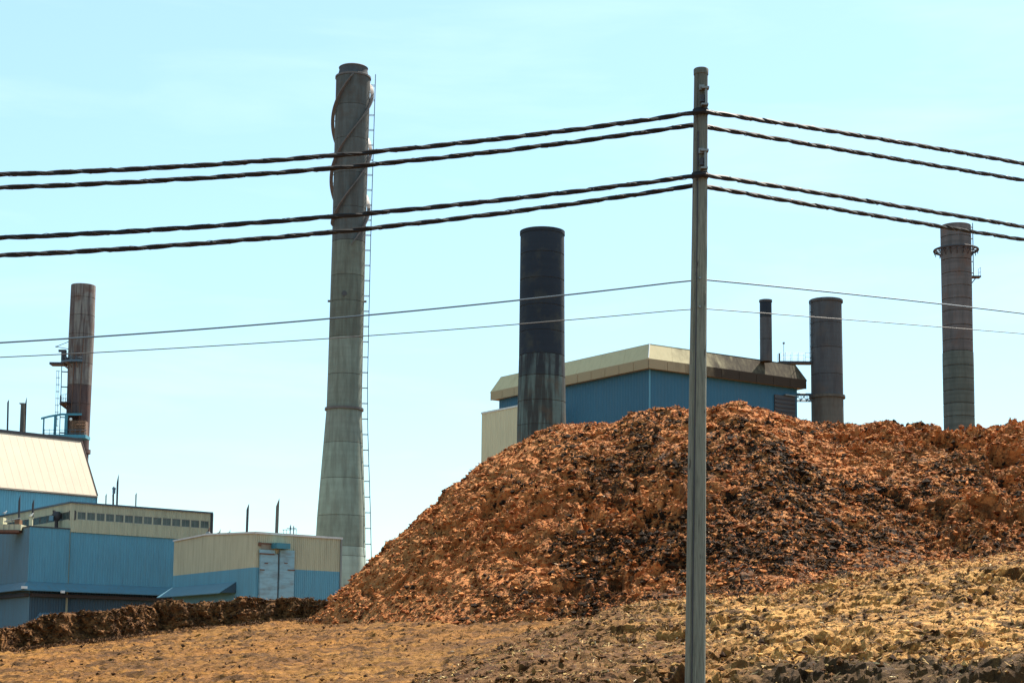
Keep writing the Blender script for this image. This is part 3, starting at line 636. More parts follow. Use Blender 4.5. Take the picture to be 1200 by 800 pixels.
# ------------------------------------------------------------------ stacks
def stack(name, label, Y, top, bot, prof, joints, mats, z_base=0.0, nseg=64, gap=0.035, lip=None, label_cat='chimney'):
    """top / bot: pixel of the axis; prof: [(y pixel, width px)]; joints: y pixels, top first; mats: function(y pixel)->material"""
    Pt, Pb = P(*top, Y), P(*bot, Y); sl = (Pt.x - Pb.x) / (Pt.z - Pb.z)
    ax = lambda z: Vector((Pb.x + sl * (z - Pb.z), Y, 0))
    zy = lambda y: P(bot[0] + (top[0] - bot[0]) * (bot[1] - y) / (bot[1] - top[1]), y, Y).z
    sc = Y / F_PX * 1.01
    zs = [zy(y) for y, w in prof][::-1]; rs = [w / 2 * sc for y, w in prof][::-1]
    if zs[0] > z_base: rs = [rs[0]] + rs; zs = [z_base] + zs
    rad = lambda z: float(np.interp(z, zs, rs))
    t = empty(name, (ax(z_base).x, Y, z_base), label, label_cat)
    js = [zy(y) for y in joints] + [z_base]
    for i in range(len(js) - 1):
        za, zb = js[i + 1] + gap / 2, js[i] - gap / 2
        if zb - za < 0.05: continue
        b = gap * 0.8
        prof_ = [(za, rad(za) - b), (za + b, rad(za + b))]
        m = max(1, int((zb - za) / 2.5))
        for k in range(1, m): prof_.append((za + (zb - za) * k / m, rad(za + (zb - za) * k / m)))
        prof_ += [(zb - b, rad(zb - b)), (zb, rad(zb) - b)]
        mb = MB(); mb.lathe(ax, prof_, nseg)
        if i == 0:                                        # open mouth: inner lining turned down into the flue
            r = rad(zb); mb.lathe(ax, [(zb - 0.002, r - b), (zb - 0.002, r * 0.88), (zb - 3, r * 0.86)], nseg, True)
        mb.build('shell_section', mats((joints[i] + (joints[i + 1] if i + 1 < len(joints) else joints[i] + 40)) / 2), t, True)
    mb = MB(); mb.lathe(ax, [(js[-1], rad(js[-1]) - gap * 1.2)] + [(z, rad(z) - gap * 2.2) for z in np.linspace(js[-1] + .5, js[0] - 0.3, 90)], nseg); mb.build('liner', M['trim'], t)
    return t, ax, zy, rad
def collar(t, ax, z, r, h, mat, name='collar', n=64, out=0.12):
    MB().lathe(ax, [(z, r - 0.05), (z, r + out), (z + h, r + out), (z + h, r - 0.05)], n).build(name, mat, t, True)
def ladder(t, ax, rad, z0, z1, ang, off, half=0.22, step=0.45, brk=1.9, mat='steel_blue', follow=True, parent_name='ladder', rr=0.035, rungs=True):
    d = Vector((math.cos(ang), math.sin(ang), 0)); s = Vector((-d.y, d.x, 0))
    r0_ = (lambda z: rad(z)) if follow else (lambda z: rad(z1))
    zsx = np.linspace(z0, z1, 12); mb = MB()
    for sg in (-1, 1): mb.tube([flat(ax(z)) + d * (r0_(z) + off) + s * half * sg + Vector((0, 0, z)) for z in zsx], rr, 5)
    ld = mb.build(parent_name, M[mat], t)
    if rungs:
        mb = MB(); z = z0 + 0.2
        while z < z1: c = flat(ax(z)) + d * (r0_(z) + off) + Vector((0, 0, z)); mb.bar(c - s * half, c + s * half, 0.014, 4); z += step
        mb.build('rungs', M[mat], ld)
    z = z0 + 0.5
    while z <= z1:
        c = flat(ax(z)) + Vector((0, 0, z)); i_, o_ = r0_(z) - 0.1, r0_(z) + off; mb = MB()
        for sg in (-1, 1): mb.bar(c + s * half * sg + d * i_, c + s * half * sg + d * o_, 0.04, 4)
        mb.bar(c - s * half + d * o_, c + s * half + d * o_, 0.04, 4); mb.build('standoff_bracket', M[mat], ld)
        z += brk
    return ld

# tall tapered chimney with helical strakes
Y = 200
t, ax, zy, rad = stack('strake_chimney', 'tallest grey tapering chimney with spiral strakes and a side ladder, left of the heap', Y, (414, 90), (399.5, 620),
    [(90, 41), (280, 39.5), (478, 41), (482, 42), (540, 48.5), (605, 56), (640, 58), (700, 66)],
    [90, 127, 166, 206, 246, 285, 325, 355, 397, 440, 480, 520, 561.5, 605, 641, 652, 700],
    lambda y: M['chim_top'] if y < 290 else M['chim_low'] if y > 641 else M['chim_mid'] if y > 522 else M['chim_mix'] if y > 397 else M['chim'])
zc = zy(90); r = rad(zc)
MB().lathe(ax, [(zc - 0.02, r * 0.86), (zc + 0.05, r * 0.90), (zc + 0.75, r * 0.82), (zc + 0.95, r * 0.84), (zc + 1.05, r * 0.86), (zc + 1.15, r * 0.80), (zc - 0.5, r * 0.76)], 64, True).build('cap', M['soot'], t, True)
collar(t, ax, zc - 0.32, r, 0.22, M['strake'], out=0.1)
for zz_ in (zy(481),): collar(t, ax, zz_, rad(zz_), 0.28, M['strake'], out=0.2)
zt_, zb_ = zy(93), zy(291); pitch = zy(90) - zy(292)
for k in range(3):                                        # three-start helical strakes
    mb = MB(); n = 90; b0 = 0
    z_a = zb_ + (0.0, 1.2, 2.6)[k]
    for i in range(n + 1):
        z = z_a + (zt_ - z_a) * i / n
        ang = R(-90 + 14) + 2 * math.pi * ((z - zb_) / pitch + k / 3); c = ax(z); d = Vector((math.cos(ang), math.sin(ang), 0))
        rr = rad(z); w = 0.50 * min(1, i / 2 + 0.4, (n - i) / 3 + 0.3)
        for rr_, dz in ((rr + 0.14 * w, -0.10), (rr + w, -0.10), (rr + w, 0.10), (rr + 0.14 * w, 0.10)): mb.v.append((c.x + d.x * rr_, c.y + d.y * rr_, z + dz))
    for i in range(n):
        for q in range(4): mb.f.append((4 * i + q, 4 * i + (q + 1) % 4, 4 * i + 4 + (q + 1) % 4, 4 * i + 4 + q))
    mb.f += [(0, 1, 2, 3), (4 * n + 3, 4 * n + 2, 4 * n + 1, 4 * n)]
    st = mb.build('strake', M['strake'], t); mb = MB()
    for i in range(3, n, 4):
        z = z_a + (zt_ - z_a) * i / n; ang = R(-90 + 14) + 2 * math.pi * ((z - zb_) / pitch + k / 3); d = Vector((math.cos(ang), math.sin(ang), 0)); c = flat(ax(z)) + Vector((0, 0, z))
        mb.bar(c + d * (rad(z) - 0.05), c + d * (rad(z) + 0.3), 0.06, 4)
    tag(mb.build('strake_brackets', M['strake'], st), kind='stuff')
ladder(t, ax, rad, zy(660), zy(87), R(5), 0.62, brk=1.9, step=0.45, rr=0.05, rungs=False)
zz_ = zy(353)
for sx in (-1, 1): MB().bar((ax(zz_).x + sx * (rad(zz_) - 0.1), Y, zz_), (ax(zz_).x + sx * (rad(zz_) + 0.3), Y, zz_), 0.14).build('lug', M['strake'], t)
mb = MB(); zz_ = zy(348); c = ax(zz_); mb.bar((c.x - 0.15, Y - rad(zz_) + 0.15, zz_), (c.x - 0.15, Y - rad(zz_) - 0.08, zz_), 0.32, 12); mb.build('inspection_port', M['trim'], t)

# navy stack
t, ax, zy, rad = stack('navy_stack', 'thick navy black stack with a green stained lower part in front of the mill', 158, (635.6, 272), (634.6, 500),
    [(272, 52), (418, 54), (500, 57.5)], [274, 300, 330, 361, 391, 418, 443, 472, 500], lambda y: M['navy'] if y < 418 else M['mossy_dark'] if y < 443 else M['mossy'])
collar(t, ax, zy(276), rad(zy(276)), 0.35, M['navy'], name='rim', out=0.06)

# slim stack on the mill roof
t, ax, zy, rad = stack('slim_stack', 'slim dark steel stack standing on the roof of the blue mill', 178, (897.2, 352), (897.8, 424),
    [(352, 14), (425, 14.5)], [352, 372, 398, 424], lambda y: M['navy'] if y < 372 else M['soot'], z_base=z3 - 0.01, nseg=40)
collar(t, ax, zy(354), rad(zy(354)), 0.22, M['soot'], name='rim', out=0.07)

# sooty stack with walkway
Yw = 182
t, ax, zy, rad = stack('sooty_stack', 'wide sooty stack joined to the mill by a walkway, right of the roof corner', Yw, (967.8, 352), (969.8, 488),
    [(352, 36.5), (488, 37.5)], [352, 380, 409, 440, 464.5, 500], lambda y: M['soot'] if y < 464 else M['soot_warm'])
collar(t, ax, zy(355), rad(zy(355)), 0.25, M['soot'], name='rim', out=0.16)
collar(t, ax, zy(353), rad(zy(355)), 0.12, M['soot'], name='rim', out=0.08)
collar(t, ax, zy(467), rad(zy(467)), 0.3, M['soot_warm'], out=0.22)
ladder(t, ax, rad, zy(426), zy(353), R(196), 0.22, brk=1.3, rr=0.045, half=0.12)
zw = zy(425.5)
w = empty('walkway', P(931, 425.5, Yw), 'dark railed walkway from the mill roof to the sooty stack', 'walkway')
A_, B_ = P(912, 425.5, Yw), P(950.5, 425.5, Yw); A_.z = B_.z = zw
MB().hexa([(A_.x, Yw - 0.5, zw - 0.14), (B_.x, Yw - 0.5, zw - 0.14), (B_.x, Yw + 0.5, zw - 0.14), (A_.x, Yw + 0.5, zw - 0.14),
           (A_.x, Yw - 0.5, zw + 0.12), (B_.x, Yw - 0.5, zw + 0.12), (B_.x, Yw + 0.5, zw + 0.12), (A_.x, Yw + 0.5, zw + 0.12)]).build('deck', M['steel_dark'], w)
for yy in (-0.45, 0.45):
    mb = MB()
    for h_ in (0.55, 1.05): mb.bar((A_.x, Yw + yy, zw + h_), (B_.x, Yw + yy, zw + h_), 0.018, 5)
    for k in range(6): x_ = A_.x + (B_.x - A_.x) * k / 5; mb.bar((x_, Yw + yy, zw), (x_, Yw + yy, zw + 1.08), 0.02, 5)
    mb.build('railing', M['galv'], w)
mb = MB(); mb.bar((A_.x + 0.05, Yw - 0.5, zw), (A_.x + 0.05, Yw - 0.5, zw + 0.95), 0.09); mb.build('end_post', M['steel_dark'], w)
mb = MB(); x_ = P(918.5, 420, Yw).x; zz_ = P(918.5, 403, Yw).z; mb.bar((x_, Yw, zw), (x_, Yw, zz_), 0.03); mb.box((x_, Yw, zz_ + 0.1), (0.22, 0.22, 0.2)); mb.build('mast', M['galv'], w)
# braced pipe bridge lower down
zl = P(940, 466, Yw).z; b_ = empty('truss_brace', P(942, 466, Yw), 'small lattice brace between the mill wall and the sooty stack', 'truss')
xa, xb = P(931, 466, Yw).x, P(952, 466, Yw).x; za, zb = P(940, 462, Yw).z, P(940, 469.5, Yw).z
for yy in (-0.4, 0.4):
    mb = MB(); mb.bar((xa, Yw + yy, za), (xb, Yw + yy, za), 0.08); mb.bar((xa, Yw + yy, zb), (xb, Yw + yy, zb), 0.06); mb.build('chord', M['steel_blue'], b_)
mb = MB()
for k in range(3):
    x0, x1 = xa + (xb - xa) * k / 3, xa + (xb - xa) * (k + 1) / 3
    mb.bar((x0, Yw - 0.4, za), (x1, Yw - 0.4, zb), 0.045); mb.bar((x0, Yw + 0.4, zb), (x1, Yw + 0.4, za), 0.045); mb.bar((x1, Yw - .4, za), (x1, Yw - .4, zb), 0.045)
mb.build('diagonal', M['steel_blue'], b_)

# ringed stack at the far right
Yq = 196
t, ax, zy, rad = stack('ringed_stack', 'tall brown banded stack at the right with a ring platform below its mouth', Yq, (1119.8, 266), (1124.2, 500),
    [(266, 35.5), (413, 35), (414, 36), (505, 35.5)], [264.5, 279, 306, 322, 337, 352, 366, 383, 400, 413, 430, 445, 459, 474, 489, 510], lambda y: M['bricky'] if y < 413 else M['bricky_low'], gap=0.05)
rz = zy(293.5); rr_ = 25.5 * Yq / F_PX
mb = MB(); n = 64
for i in range(n + 1):
    a = 2 * math.pi * i / n; c = ax(rz); 
ringpts = [(ax(rz).x + rr_ * math.cos(2 * math.pi * i / 64), Yq + rr_ * math.sin(2 * math.pi * i / 64), rz) for i in range(65)]
rg = MB().tube(ringpts, 0.14, 8, False).build('ring_platform', M['steel_dark'], t, True)
for i in range(16):
    a = 2 * math.pi * (i + 0.5) / 16; d = Vector((math.cos(a), math.sin(a), 0)); c = flat(ax(rz))
    mb = MB(); mb.bar(c + d * (rad(rz) - 0.05) + Vector((0, 0, rz)), c + d * rr_ + Vector((0, 0, rz)), 0.07)
    mb.bar(c + d * (rad(rz) - 0.05) + Vector((0, 0, rz - 0.8)), c + d * (rad(rz) + 0.45) + Vector((0, 0, rz)), 0.05)
    mb.bar(c + d * (rr_ - 0.04) + Vector((0, 0, rz - 0.5)), c + d * (rr_ - 0.04) + Vector((0, 0, rz + 0.15)), 0.05)
    mb.build('bracket', M['steel_dark'], rg)
ladder(t, ax, rad, zy(325), zy(262), R(-8), 0.2, brk=1.4, rr=0.04, half=0.12)
zp = zy(324.5); xp = ax(zp).x + rad(zp)
pf = MB().box((xp + 0.5, Yq, zp), (1.1, 1.0, 0.16)).build('platform', M['steel_dark'], t)
mb = MB(); mb.bar((xp - 0.1, Yq, zp - 0.9), (xp + 0.6, Yq, zp), 0.06)
for dx, dy in ((0.15, -0.45), (0.98, -0.45), (0.98, 0.45), (0.15, 0.45)): mb.bar((xp + dx, Yq + dy, zp), (xp + dx, Yq + dy, zp + 1.1), 0.025, 5)
for h_ in (0.55, 1.08):
    for p_, q_ in (((0.15, -0.45), (0.98, -0.45)), ((0.98, -0.45), (0.98, 0.45)), ((0.98, 0.45), (0.15, 0.45))): mb.bar((xp + p_[0], Yq + p_[1], zp + h_), (xp + q_[0], Yq + q_[1], zp + h_), 0.02, 5)
mb.build('railing', M['steel_blue'], pf)

# rusty stack at the left with platforms
Ys = 215
t, ax, zy, rad = stack('rusty_stack', 'rust streaked stack at the left with platforms and a ladder on its left side', Ys, (97.8, 335), (90.2, 525),
    [(335, 28.5), (393, 29.5), (450, 28), (528, 27)], [334.5, 350, 371, 393, 427, 452, 474, 500, 528, 560], lambda y: M['rusty_stack'] if y < 452 else M['rusty_low'], nseg=56)
s_ = Ys / F_PX
collar(t, ax, zy(531), rad(zy(531)), 0.5, M['rusty_low'], out=0.25)
def deck_ring(y, a0, a1, wd, h, name='platform', mat='steel_blue'):
    z = zy(y); mb = MB(); n = 18; c = ax(z)
    for i in range(n + 1):
        a = a0 + (a1 - a0) * i / n
        for rr, dz in ((rad(z) - 0.05, 0), (rad(z) + wd, 0), (rad(z) + wd, h), (rad(z) - 0.05, h)): mb.v.append((c.x + rr * math.cos(a), c.y + rr * math.sin(a), z + dz))
    for i in range(n):
        for q in range(4): mb.f.append((4 * i + q, 4 * i + (q + 1) % 4, 4 * i + 4 + (q + 1) % 4, 4 * i + 4 + q))
    mb.f += [(0, 1, 2, 3), (4 * n + 3, 4 * n + 2, 4 * n + 1, 4 * n)]
    p_ = mb.build(name, M[mat], t)
    mb = MB()
    for hh in (0.55, 1.1): mb.tube([(c.x + (rad(z) + wd - 0.05) * math.cos(a0 + (a1 - a0) * i / n), c.y + (rad(z) + wd - 0.05) * math.sin(a0 + (a1 - a0) * i / n), z + hh) for i in range(n + 1)], 0.022, 4)
    for i in range(0, n + 1, 2):
        a = a0 + (a1 - a0) * i / n; x_, y_ = c.x + (rad(z) + wd - 0.05) * math.cos(a), c.y + (rad(z) + wd - 0.05) * math.sin(a); mb.bar((x_, y_, z), (x_, y_, z + 1.1), 0.024, 4)
    mb.build('railing', M['steel_blue'], p_)
    mb = MB()
    for i in range(1, n, 3):
        a = a0 + (a1 - a0) * i / n; d = Vector((math.cos(a), math.sin(a), 0)); cc = flat(c)
        mb.bar(cc + d * (rad(z) - 0.05) + Vector((0, 0, z - wd * 0.7)), cc + d * (rad(z) + wd * 0.9) + Vector((0, 0, z)), 0.05, 5)
    mb.build('support', M['rust'], p_)
    return p_
deck_ring(427, R(120), R(290), 0.9, 0.25)
MB().box((ax(0).x * 0 + P(69, 427, Ys).x, Ys - 0.3, zy(427) - 0.05), (1.9, 1.6, 0.3)).build('landing', M['steel_dark'], t)
deck_ring(474.5, R(150), R(250), 0.9, 0.12, mat='steel_dark')
zt = zy(424)
mb = MB(); mb.box((P(77, 418, Ys).x, Ys - 0.9, P(77, 418, Ys).z + 0.05), (0.55, 0.6, 1.4)); mb.box((P(74, 413, Ys).x, Ys - 0.9, P(74, 412.5, Ys).z), (0.7, 0.25, 0.3)); mb.bar(P(75, 417, Ys - 1.3), P(79, 421, Ys - 1.3), 0.2); mb.build('hoist_motor', M['steel_dark'], t)
mb = MB(); a, b, c = P(66, 406, Ys), P(81, 400, Ys), P(81, 409, Ys); mb.bar(a, b, 0.045); mb.bar(a, c, 0.045); mb.bar(P(65, 406, Ys), P(68, 406, Ys), 0.09); mb.build('antenna_arm', M['steel_blue'], t)
ladder(t, ax, rad, zy(512), zy(430), R(197), 0.75, brk=2.0, rr=0.05, half=0.22, mat='steel_blue')
mb = MB()
for k in range(9):
    z = zy(436 + k * 8); c = flat(ax(z)) + Vector((math.cos(R(197)), math.sin(R(197)), 0)) * (rad(z) + 1.05)
    mb.tube([c + Vector((0.36 * math.cos(R(197 + a)), 0.36 * math.sin(R(197 + a)), z)) for a in range(-110, 111, 22)], 0.022, 4)
for a in (-80, -30, 30, 80):
    mb.tube([flat(ax(zy(y))) + Vector((math.cos(R(197)), math.sin(R(197)), 0)) * (rad(zy(y)) + 1.05) + Vector((0.36 * math.cos(R(197 + a)), 0.36 * math.sin(R(197 + a)), zy(y))) for y in (436, 468, 500)], 0.018, 4)
mb.build('ladder_cage', M['steel_dark'], t)
mb = MB(); 
for xx in (87.5, 97): mb.bar(P(xx + 1, 395, Ys - rad(30) - 0.04), P(xx - 5, 500, Ys - rad(30) - 0.04), 0.05, 6)
mb.build('conduit', M['rust'], t)
# teal shelter beside it
sh = empty('teal_shelter', P(72, 511, Ys), 'small teal roofed shelter on posts beside the foot of the rusty stack', 'shelter')
Yh = Ys - 2.5
def q3(px, py, dy=0): return P(px, py, Yh + dy)
mb = MB(); prof = [(48, 489), (58, 486.5), (72, 484), (96, 484)]; b = 0
for (a, c) in prof:
    for dy in (-1.0, 1.4):
        p_ = q3(a, c, dy); mb.v.append((p_.x, p_.y, p_.z)); mb.v.append((p_.x, p_.y, p_.z - 0.28))
for i in range(len(prof) - 1):
    k = 4 * i; mb.f += [(k, k + 2, k + 6, k + 4), (k + 1, k + 5, k + 7, k + 3), (k, k + 4, k + 5, k + 1), (k + 2, k + 3, k + 7, k + 6)]
mb.f += [(0, 1, 3, 2), (12, 14, 15, 13)]
mb.build('roof', M['teal'], sh)
for xx, yt, wd in ((51, 489.5, 0.16), (64.5, 486.5, 0.28), (77.5, 485.5, 0.36)):
    a, b = q3(xx, yt, -0.8), q3(xx, 512, -0.8); MB().box(((a.x + b.x) / 2, a.y, (a.z + b.z) / 2), (wd, wd, a.z - b.z)).build('post', M['teal'], sh)
a, b = q3(59, 511.5), q3(103, 511.5)
MB().box(((a.x + b.x) / 2, Yh, a.z - 0.05), (b.x - a.x, 2.4, 0.42)).build('deck', M['teal'], sh)
mb = MB()
for yy in (503.5, 507.5): mb.bar(q3(51, yy, -1.1), q3(102, yy, -1.1), 0.028, 4)
for xx in range(52, 103, 6): mb.bar(q3(xx, 502.5, -1.1), q3(xx, 511, -1.1), 0.026, 4)
mb.build('railing', M['steel_blue'], sh)
cb = MB().box((q3(92, 500, 0.2).x, Yh + 0.3, q3(92, 502, 0.2).z), (2.0, 1.6, 1.9)).build('equipment_cabin', M['orange_kit'], sh)
mb = MB()
for k in range(5): mb.bar(q3(84, 494 + k * 3.4, -0.95), q3(101, 494 + k * 3.4, -0.95), 0.04 + 0.02 * (k % 2), 5)
for xx in (85, 88, 93, 96, 100): mb.bar(q3(xx, 492, -0.97), q3(xx, 509, -0.97), 0.035, 5)
mb.build('pipework', M['orange_kit'], cb)
mb = MB(); c = q3(83, 491, -1.15); mb.lathe(lambda z: Vector((c.x, c.y, 0)), [(c.z - 0.2, 0.02), (c.z - 0.14, 0.14), (c.z, 0.2), (c.z + 0.14, 0.14), (c.z + 0.2, 0.02)], 12); mb.build('lamp', M['gull_white'], sh, True)

# ------------------------------------------------------------------ cream roofed building (far left)
Ye = 205
E = P(114.5, 580.5, Ye); zE = E.z; W_ = Pz(0, 570.5, zE); dW = (flat(W_) - flat(E)).normalized()
E2 = flat(E) + dW * 60
nE = outward(flat(E), E2)[1]
Rz = P(95.5, 516.5, Ye + 2.5); rdg = Pp(95.5, 516.5, flat(E) - nE * 3.6, E2 - nE * 3.6); zR = rdg.z
print('cream', E, W_, rdg, 'angle', math.degrees(math.atan2(-dW.y, -dW.x)))
t = empty('cream_roofed_building', (E.x, E.y, 0), 'building with a large bright cream metal roof over a blue wall at the left edge', 'building')
corr(MB(), flat(E) - nE * 0.25, E2 - nE * 0.25, 0, zE - 0.25, 0.32, 0.05).build('cladding', M['blue'], t)
e_r = flat(rdg); w_r = e_r + dW * 60
n = 30
mb = MB(); b = 0
for i in range(n + 1):                                    # ribbed roof sheet, standing seams every couple of metres
    for q, (o_, zo) in enumerate(((0, 0), (0.0, 0.09))):
        pass
mb = MB(); seam = MB(); up_n = (Vector((nE.x, nE.y, 0)) * (zR - zE) + Vector((0, 0, 3.6))).normalized()
for i in range(60):
    t0, t1 = i / 60, (i + 1) / 60
    a0, a1, b1, b0 = lerp(flat(E), E2, t0), lerp(flat(E), E2, t1), lerp(e_r, w_r, t1), lerp(e_r, w_r, t0)
    mb.hexa([(p.x, p.y, z - 0.15) for p, z in ((a0, zE), (a1, zE), (b1, zR), (b0, zR))] + [(p.x, p.y, z) for p, z in ((a0, zE), (a1, zE), (b1, zR), (b0, zR))])
    A_ = Vector((a0.x, a0.y, zE)); B_ = Vector((b0.x, b0.y, zR)); seam.bar(A_, B_, 0.010, 4)
rf = mb.build('roof', M['cream'], t); seam.build('standing_seams', M['cream'], rf)
mb = MB(); plank(mb, e_r, w_r, zR - 0.05, zR + 0.32, -0.8, 0.08); mb.build('ridge_cap', M['trim'], t)
mb = MB(); plank(mb, flat(E), E2, zE - 0.26, zE - 0.16, -0.3, 0.02); mb.build('gutter', M['trim_brown'], t)
mb = MB(); be, br = flat(E) - nE * 14, e_r - nE * 7
b = len(mb.v); mb.v += [(E.x - nE.x * .05, E.y - nE.y * .05, 0), (be.x, be.y, 0), (be.x, be.y, zE), (br.x, br.y, zR), (e_r.x, e_r.y, zR - 0.1), (E.x - nE.x * .05, E.y - nE.y * .05, zE - 0.16)]; mb.f.append((0, 1, 2, 3, 4, 5)); mb.build('end_wall', M['blue_grey'], t)
mb = MB(); mb.bar(Vector((E.x, E.y, zE)), Vector((e_r.x, e_r.y, zR)), 0.09); mb.build('edge_trim', M['trim_brown'], t)
mb = MB(); mb.v += [tuple(Vector((p.x, p.y, z))) for p, z in ((e_r, zR + 0.01), (w_r, zR + 0.01), (w_r - nE * 7, zR + 0.01), (e_r - nE * 7, zR + 0.01))]; mb.f.append((0, 1, 2, 3)); mb.build('flat_roof', M['roofing'], t)

# ------------------------------------------------------------------ clerestory building and its blue front
Yk = 175
K = P(84, 589, Yk); zK = K.z; KR = Pz(247.5, 601.5, zK); KL = Pz(0, 605.5, zK)
dR = (flat(KR) - flat(K)).normalized(); dKL = (flat(KL) - flat(K)).normalized(); nR = outward(flat(K), flat(KR))[1]; nKL = outward(flat(K), flat(KL))[1]
KL2 = flat(K) + dKL * 40
print('clerestory', K, KR, KL, math.degrees(math.atan2(dR.y, dR.x)), math.degrees(math.atan2(dKL.y, dKL.x)))
def zon(px, py, A=K, B=KR): return Pp(px, py, A, B).z
zwt, zwb, zbb = zon(88, 599), zon(88, 608), zon(88, 623.2)
t = empty('clerestory_building', (K.x, K.y, 0), 'long beige building with a row of clerestory windows under its roof edge', 'building')
Lr = (flat(KR) - flat(K)).length
corr(MB(), flat(K), flat(KR), zwt, zK, 0.3, 0.04).build('cladding', M['beige'], t)
corr(MB(), flat(K), flat(KR), zbb, zwb, 0.3, 0.04).build('cladding', M['beige'], t)
corr(MB(), flat(K), KL2, zwt, zK, 0.3, 0.04).build('cladding', M['beige'], t)
corr(MB(), flat(K), KL2, 0, zwb, 0.3, 0.04).build('cladding', M['beige'], t)
mb = MB(); plank(mb, flat(K), flat(KR), zwb - 0.1, zwt + 0.1, -0.5, -0.35); plank(mb, flat(K) - nKL * 0, KL2, zwb - 0.1, zwt + 0.1, -0.5, -0.35); mb.build('window_recess', M['trim'], t)
def win(A, d, n_, s0, s1, label=None):
    a, b = A + d * s0, A + d * s1
    f = MB()
    plank(f, a, b, zwb, zwb + 0.06, -0.12, 0.0); plank(f, a, b, zwt - 0.06, zwt, -0.12, 0.0)
    plank(f, a, a + d * 0.07, zwb + 0.06, zwt - 0.06, -0.12, 0.0); plank(f, b - d * 0.07, b, zwb + 0.06, zwt - 0.06, -0.12, 0.0)
    m_ = (a + b) / 2; plank(f, m_ - d * 0.02, m_ + d * 0.02, zwb + 0.06, zwt - 0.06, -0.16, -0.04)
    w_ = f.build('window', M['galv'], t)
    g = MB(); zc_ = (zwb + zwt) / 2
    plank(g, a + d * 0.07, b - d * 0.07, zwb + 0.06, zwt - 0.06, -0.08, -0.05); g.build('pane', M['glass'], w_)
# window edges measured on the right face
xs = [90 + (245.5 - 90) * (i / 14) for i in range(15)]
sr = [(flat(Pp(x, 605, K, KR)) - flat(K)).dot(dR) for x in xs]
mul = MB()
for i in range(14):
    win(flat(K), dR, nR, sr[i] + 0.075, sr[i + 1] - 0.075)
    mul = MB(); plank(mul, flat(K) + dR * (sr[i] - 0.07), flat(K) + dR * (sr[i] + 0.07), zwb + 0.002, zwt - 0.002, -0.3, 0.03); mul.build('mullion', M['beige'], t)
mul = MB(); plank(mul, flat(K), flat(K) + dR * (sr[0] - 0.16), zwb + 0.002, zwt - 0.002, -0.3, 0.03); mul.build('mullion', M['beige'], t); mul = MB(); plank(mul, flat(K) + dR * (sr[-1] - 0.07), flat(KR), zwb + 0.002, zwt - 0.002, -0.3, 0.03)
mul.build('mullion', M['beige'], t)
for i in range(12): win(flat(K), dKL, nKL, 0.5 + i * 2.3, 0.5 + i * 2.3 + 2.15)
mb = MB(); plank(mb, flat(K) + nR * .1, flat(KR) + dR * 0.15 + nR * .1, zK, zK + 0.16, -0.4, 0.1); plank(mb, flat(K) + nKL * .1, KL2, zK + 0.003, zK + 0.163, -0.4, 0.1); mb.build('roof_trim', M['steel_blue'], t)
mb = MB(); cap(mb, [flat(K), flat(KR), flat(KR) + dKL * 30, flat(K) + dKL * 30], zK + 0.02); mb.build('roof', M['roofing'], t)
corr(MB(), flat(KR), flat(KR) + dKL * 30, 0, zK, 0.3, 0.04, n=dR).build('cladding', M['beige'], t)
mb = MB(); e_ = flat(KR); mb.box((e_.x + .1, e_.y, (zK + zbb) / 2), (0.28, 0.28, zK - zbb)); mb.build('downpipe', M['steel_dark'], t)

# blue front block (flush under the beige band, runs on to the left of the beige corner)
Q = Pp(35, 617, flat(K) - nR * 0.12, flat(KR) - nR * 0.12); zQ = Q.z; QR = flat(Pp(203.5, 630, flat(K) - nR * 0.12, flat(KR) - nR * 0.12))
QL = flat(Pz(0, 624.5, zQ)); dQL = (QL - flat(Q)).normalized(); QL2 = flat(Q) + dQL * 30; nQL = outward(flat(Q), QL2)[1]
zsk1 = zon(33, 681, Q, QR); zsk0 = Pp(30, 690.5, flat(Q) + nR * 0.9, QR + nR * 0.9).z; print('blue', Q, QL, zsk1, zsk0)
t = empty('blue_block', (Q.x, Q.y, 0), 'bright blue ribbed block below the clerestory building, flaring into a skirt over a darker storey', 'building')
corr(MB(), flat(Q), QR + dR * 3, zsk1, zQ, 0.3, 0.045, n=nR).build('cladding', M['blue'], t)
corr(MB(), flat(Q), QL2, zsk1, zQ, 0.3, 0.045, n=nQL).build('cladding', M['blue_grey'], t)
mb = MB(); plank(mb, flat(Q), flat(K) - nR * .12, zQ, zQ + 0.13, -0.4, 0.1); plank(mb, flat(Q), QL2, zQ + 0.003, zQ + 0.133, -0.4, 0.1); mb.build('roof_trim', M['trim'], t)
mb = MB(); cap(mb, [flat(Q), flat(K) - nR * 0.3, flat(K) + dQL * 25, QL2], zQ + 0.01); mb.build('roof', M['roofing'], t)
mb = MB(); plank(mb, flat(Q) - dR * 0.02, flat(Q) + dR * 0.1, zsk1, zQ - 0.02, 0.03, 0.09); mb.build('corner_trim', M['blue'], t)
sk = MB(); qo = offset_poly([flat(Q), QR + dR * 3, QR + dR * 3 + dQL * 20, QL2], 1.0)
def slab(mb, A, B, za, Cc_, D, zc_, th=0.08):
    mb.hexa([(p.x, p.y, z - th) for p, z in ((A, za), (B, za), (Cc_, zc_), (D, zc_))] + [(p.x, p.y, z) for p, z in ((A, za), (B, za), (Cc_, zc_), (D, zc_))]); return mb
slab(sk, flat(Q) + nR * .0, QR + dR * 3, zsk1, qo[1], qo[0], zsk0); sk.build('skirt', M['skirt'], t)
sk = MB(); slab(sk, flat(Q), QL2, zsk1 + .004, qo[3], qo[0] , zsk0 + .004); sk.build('skirt', M['blue_grey'], t)
mb = MB(); s_in = -0.5
A0, B0, L0 = flat(Q) - nR * 0.5 - nQL * 0.5, QR + dR * 3 - nR * 0.5, QL2 - nQL * 0.5
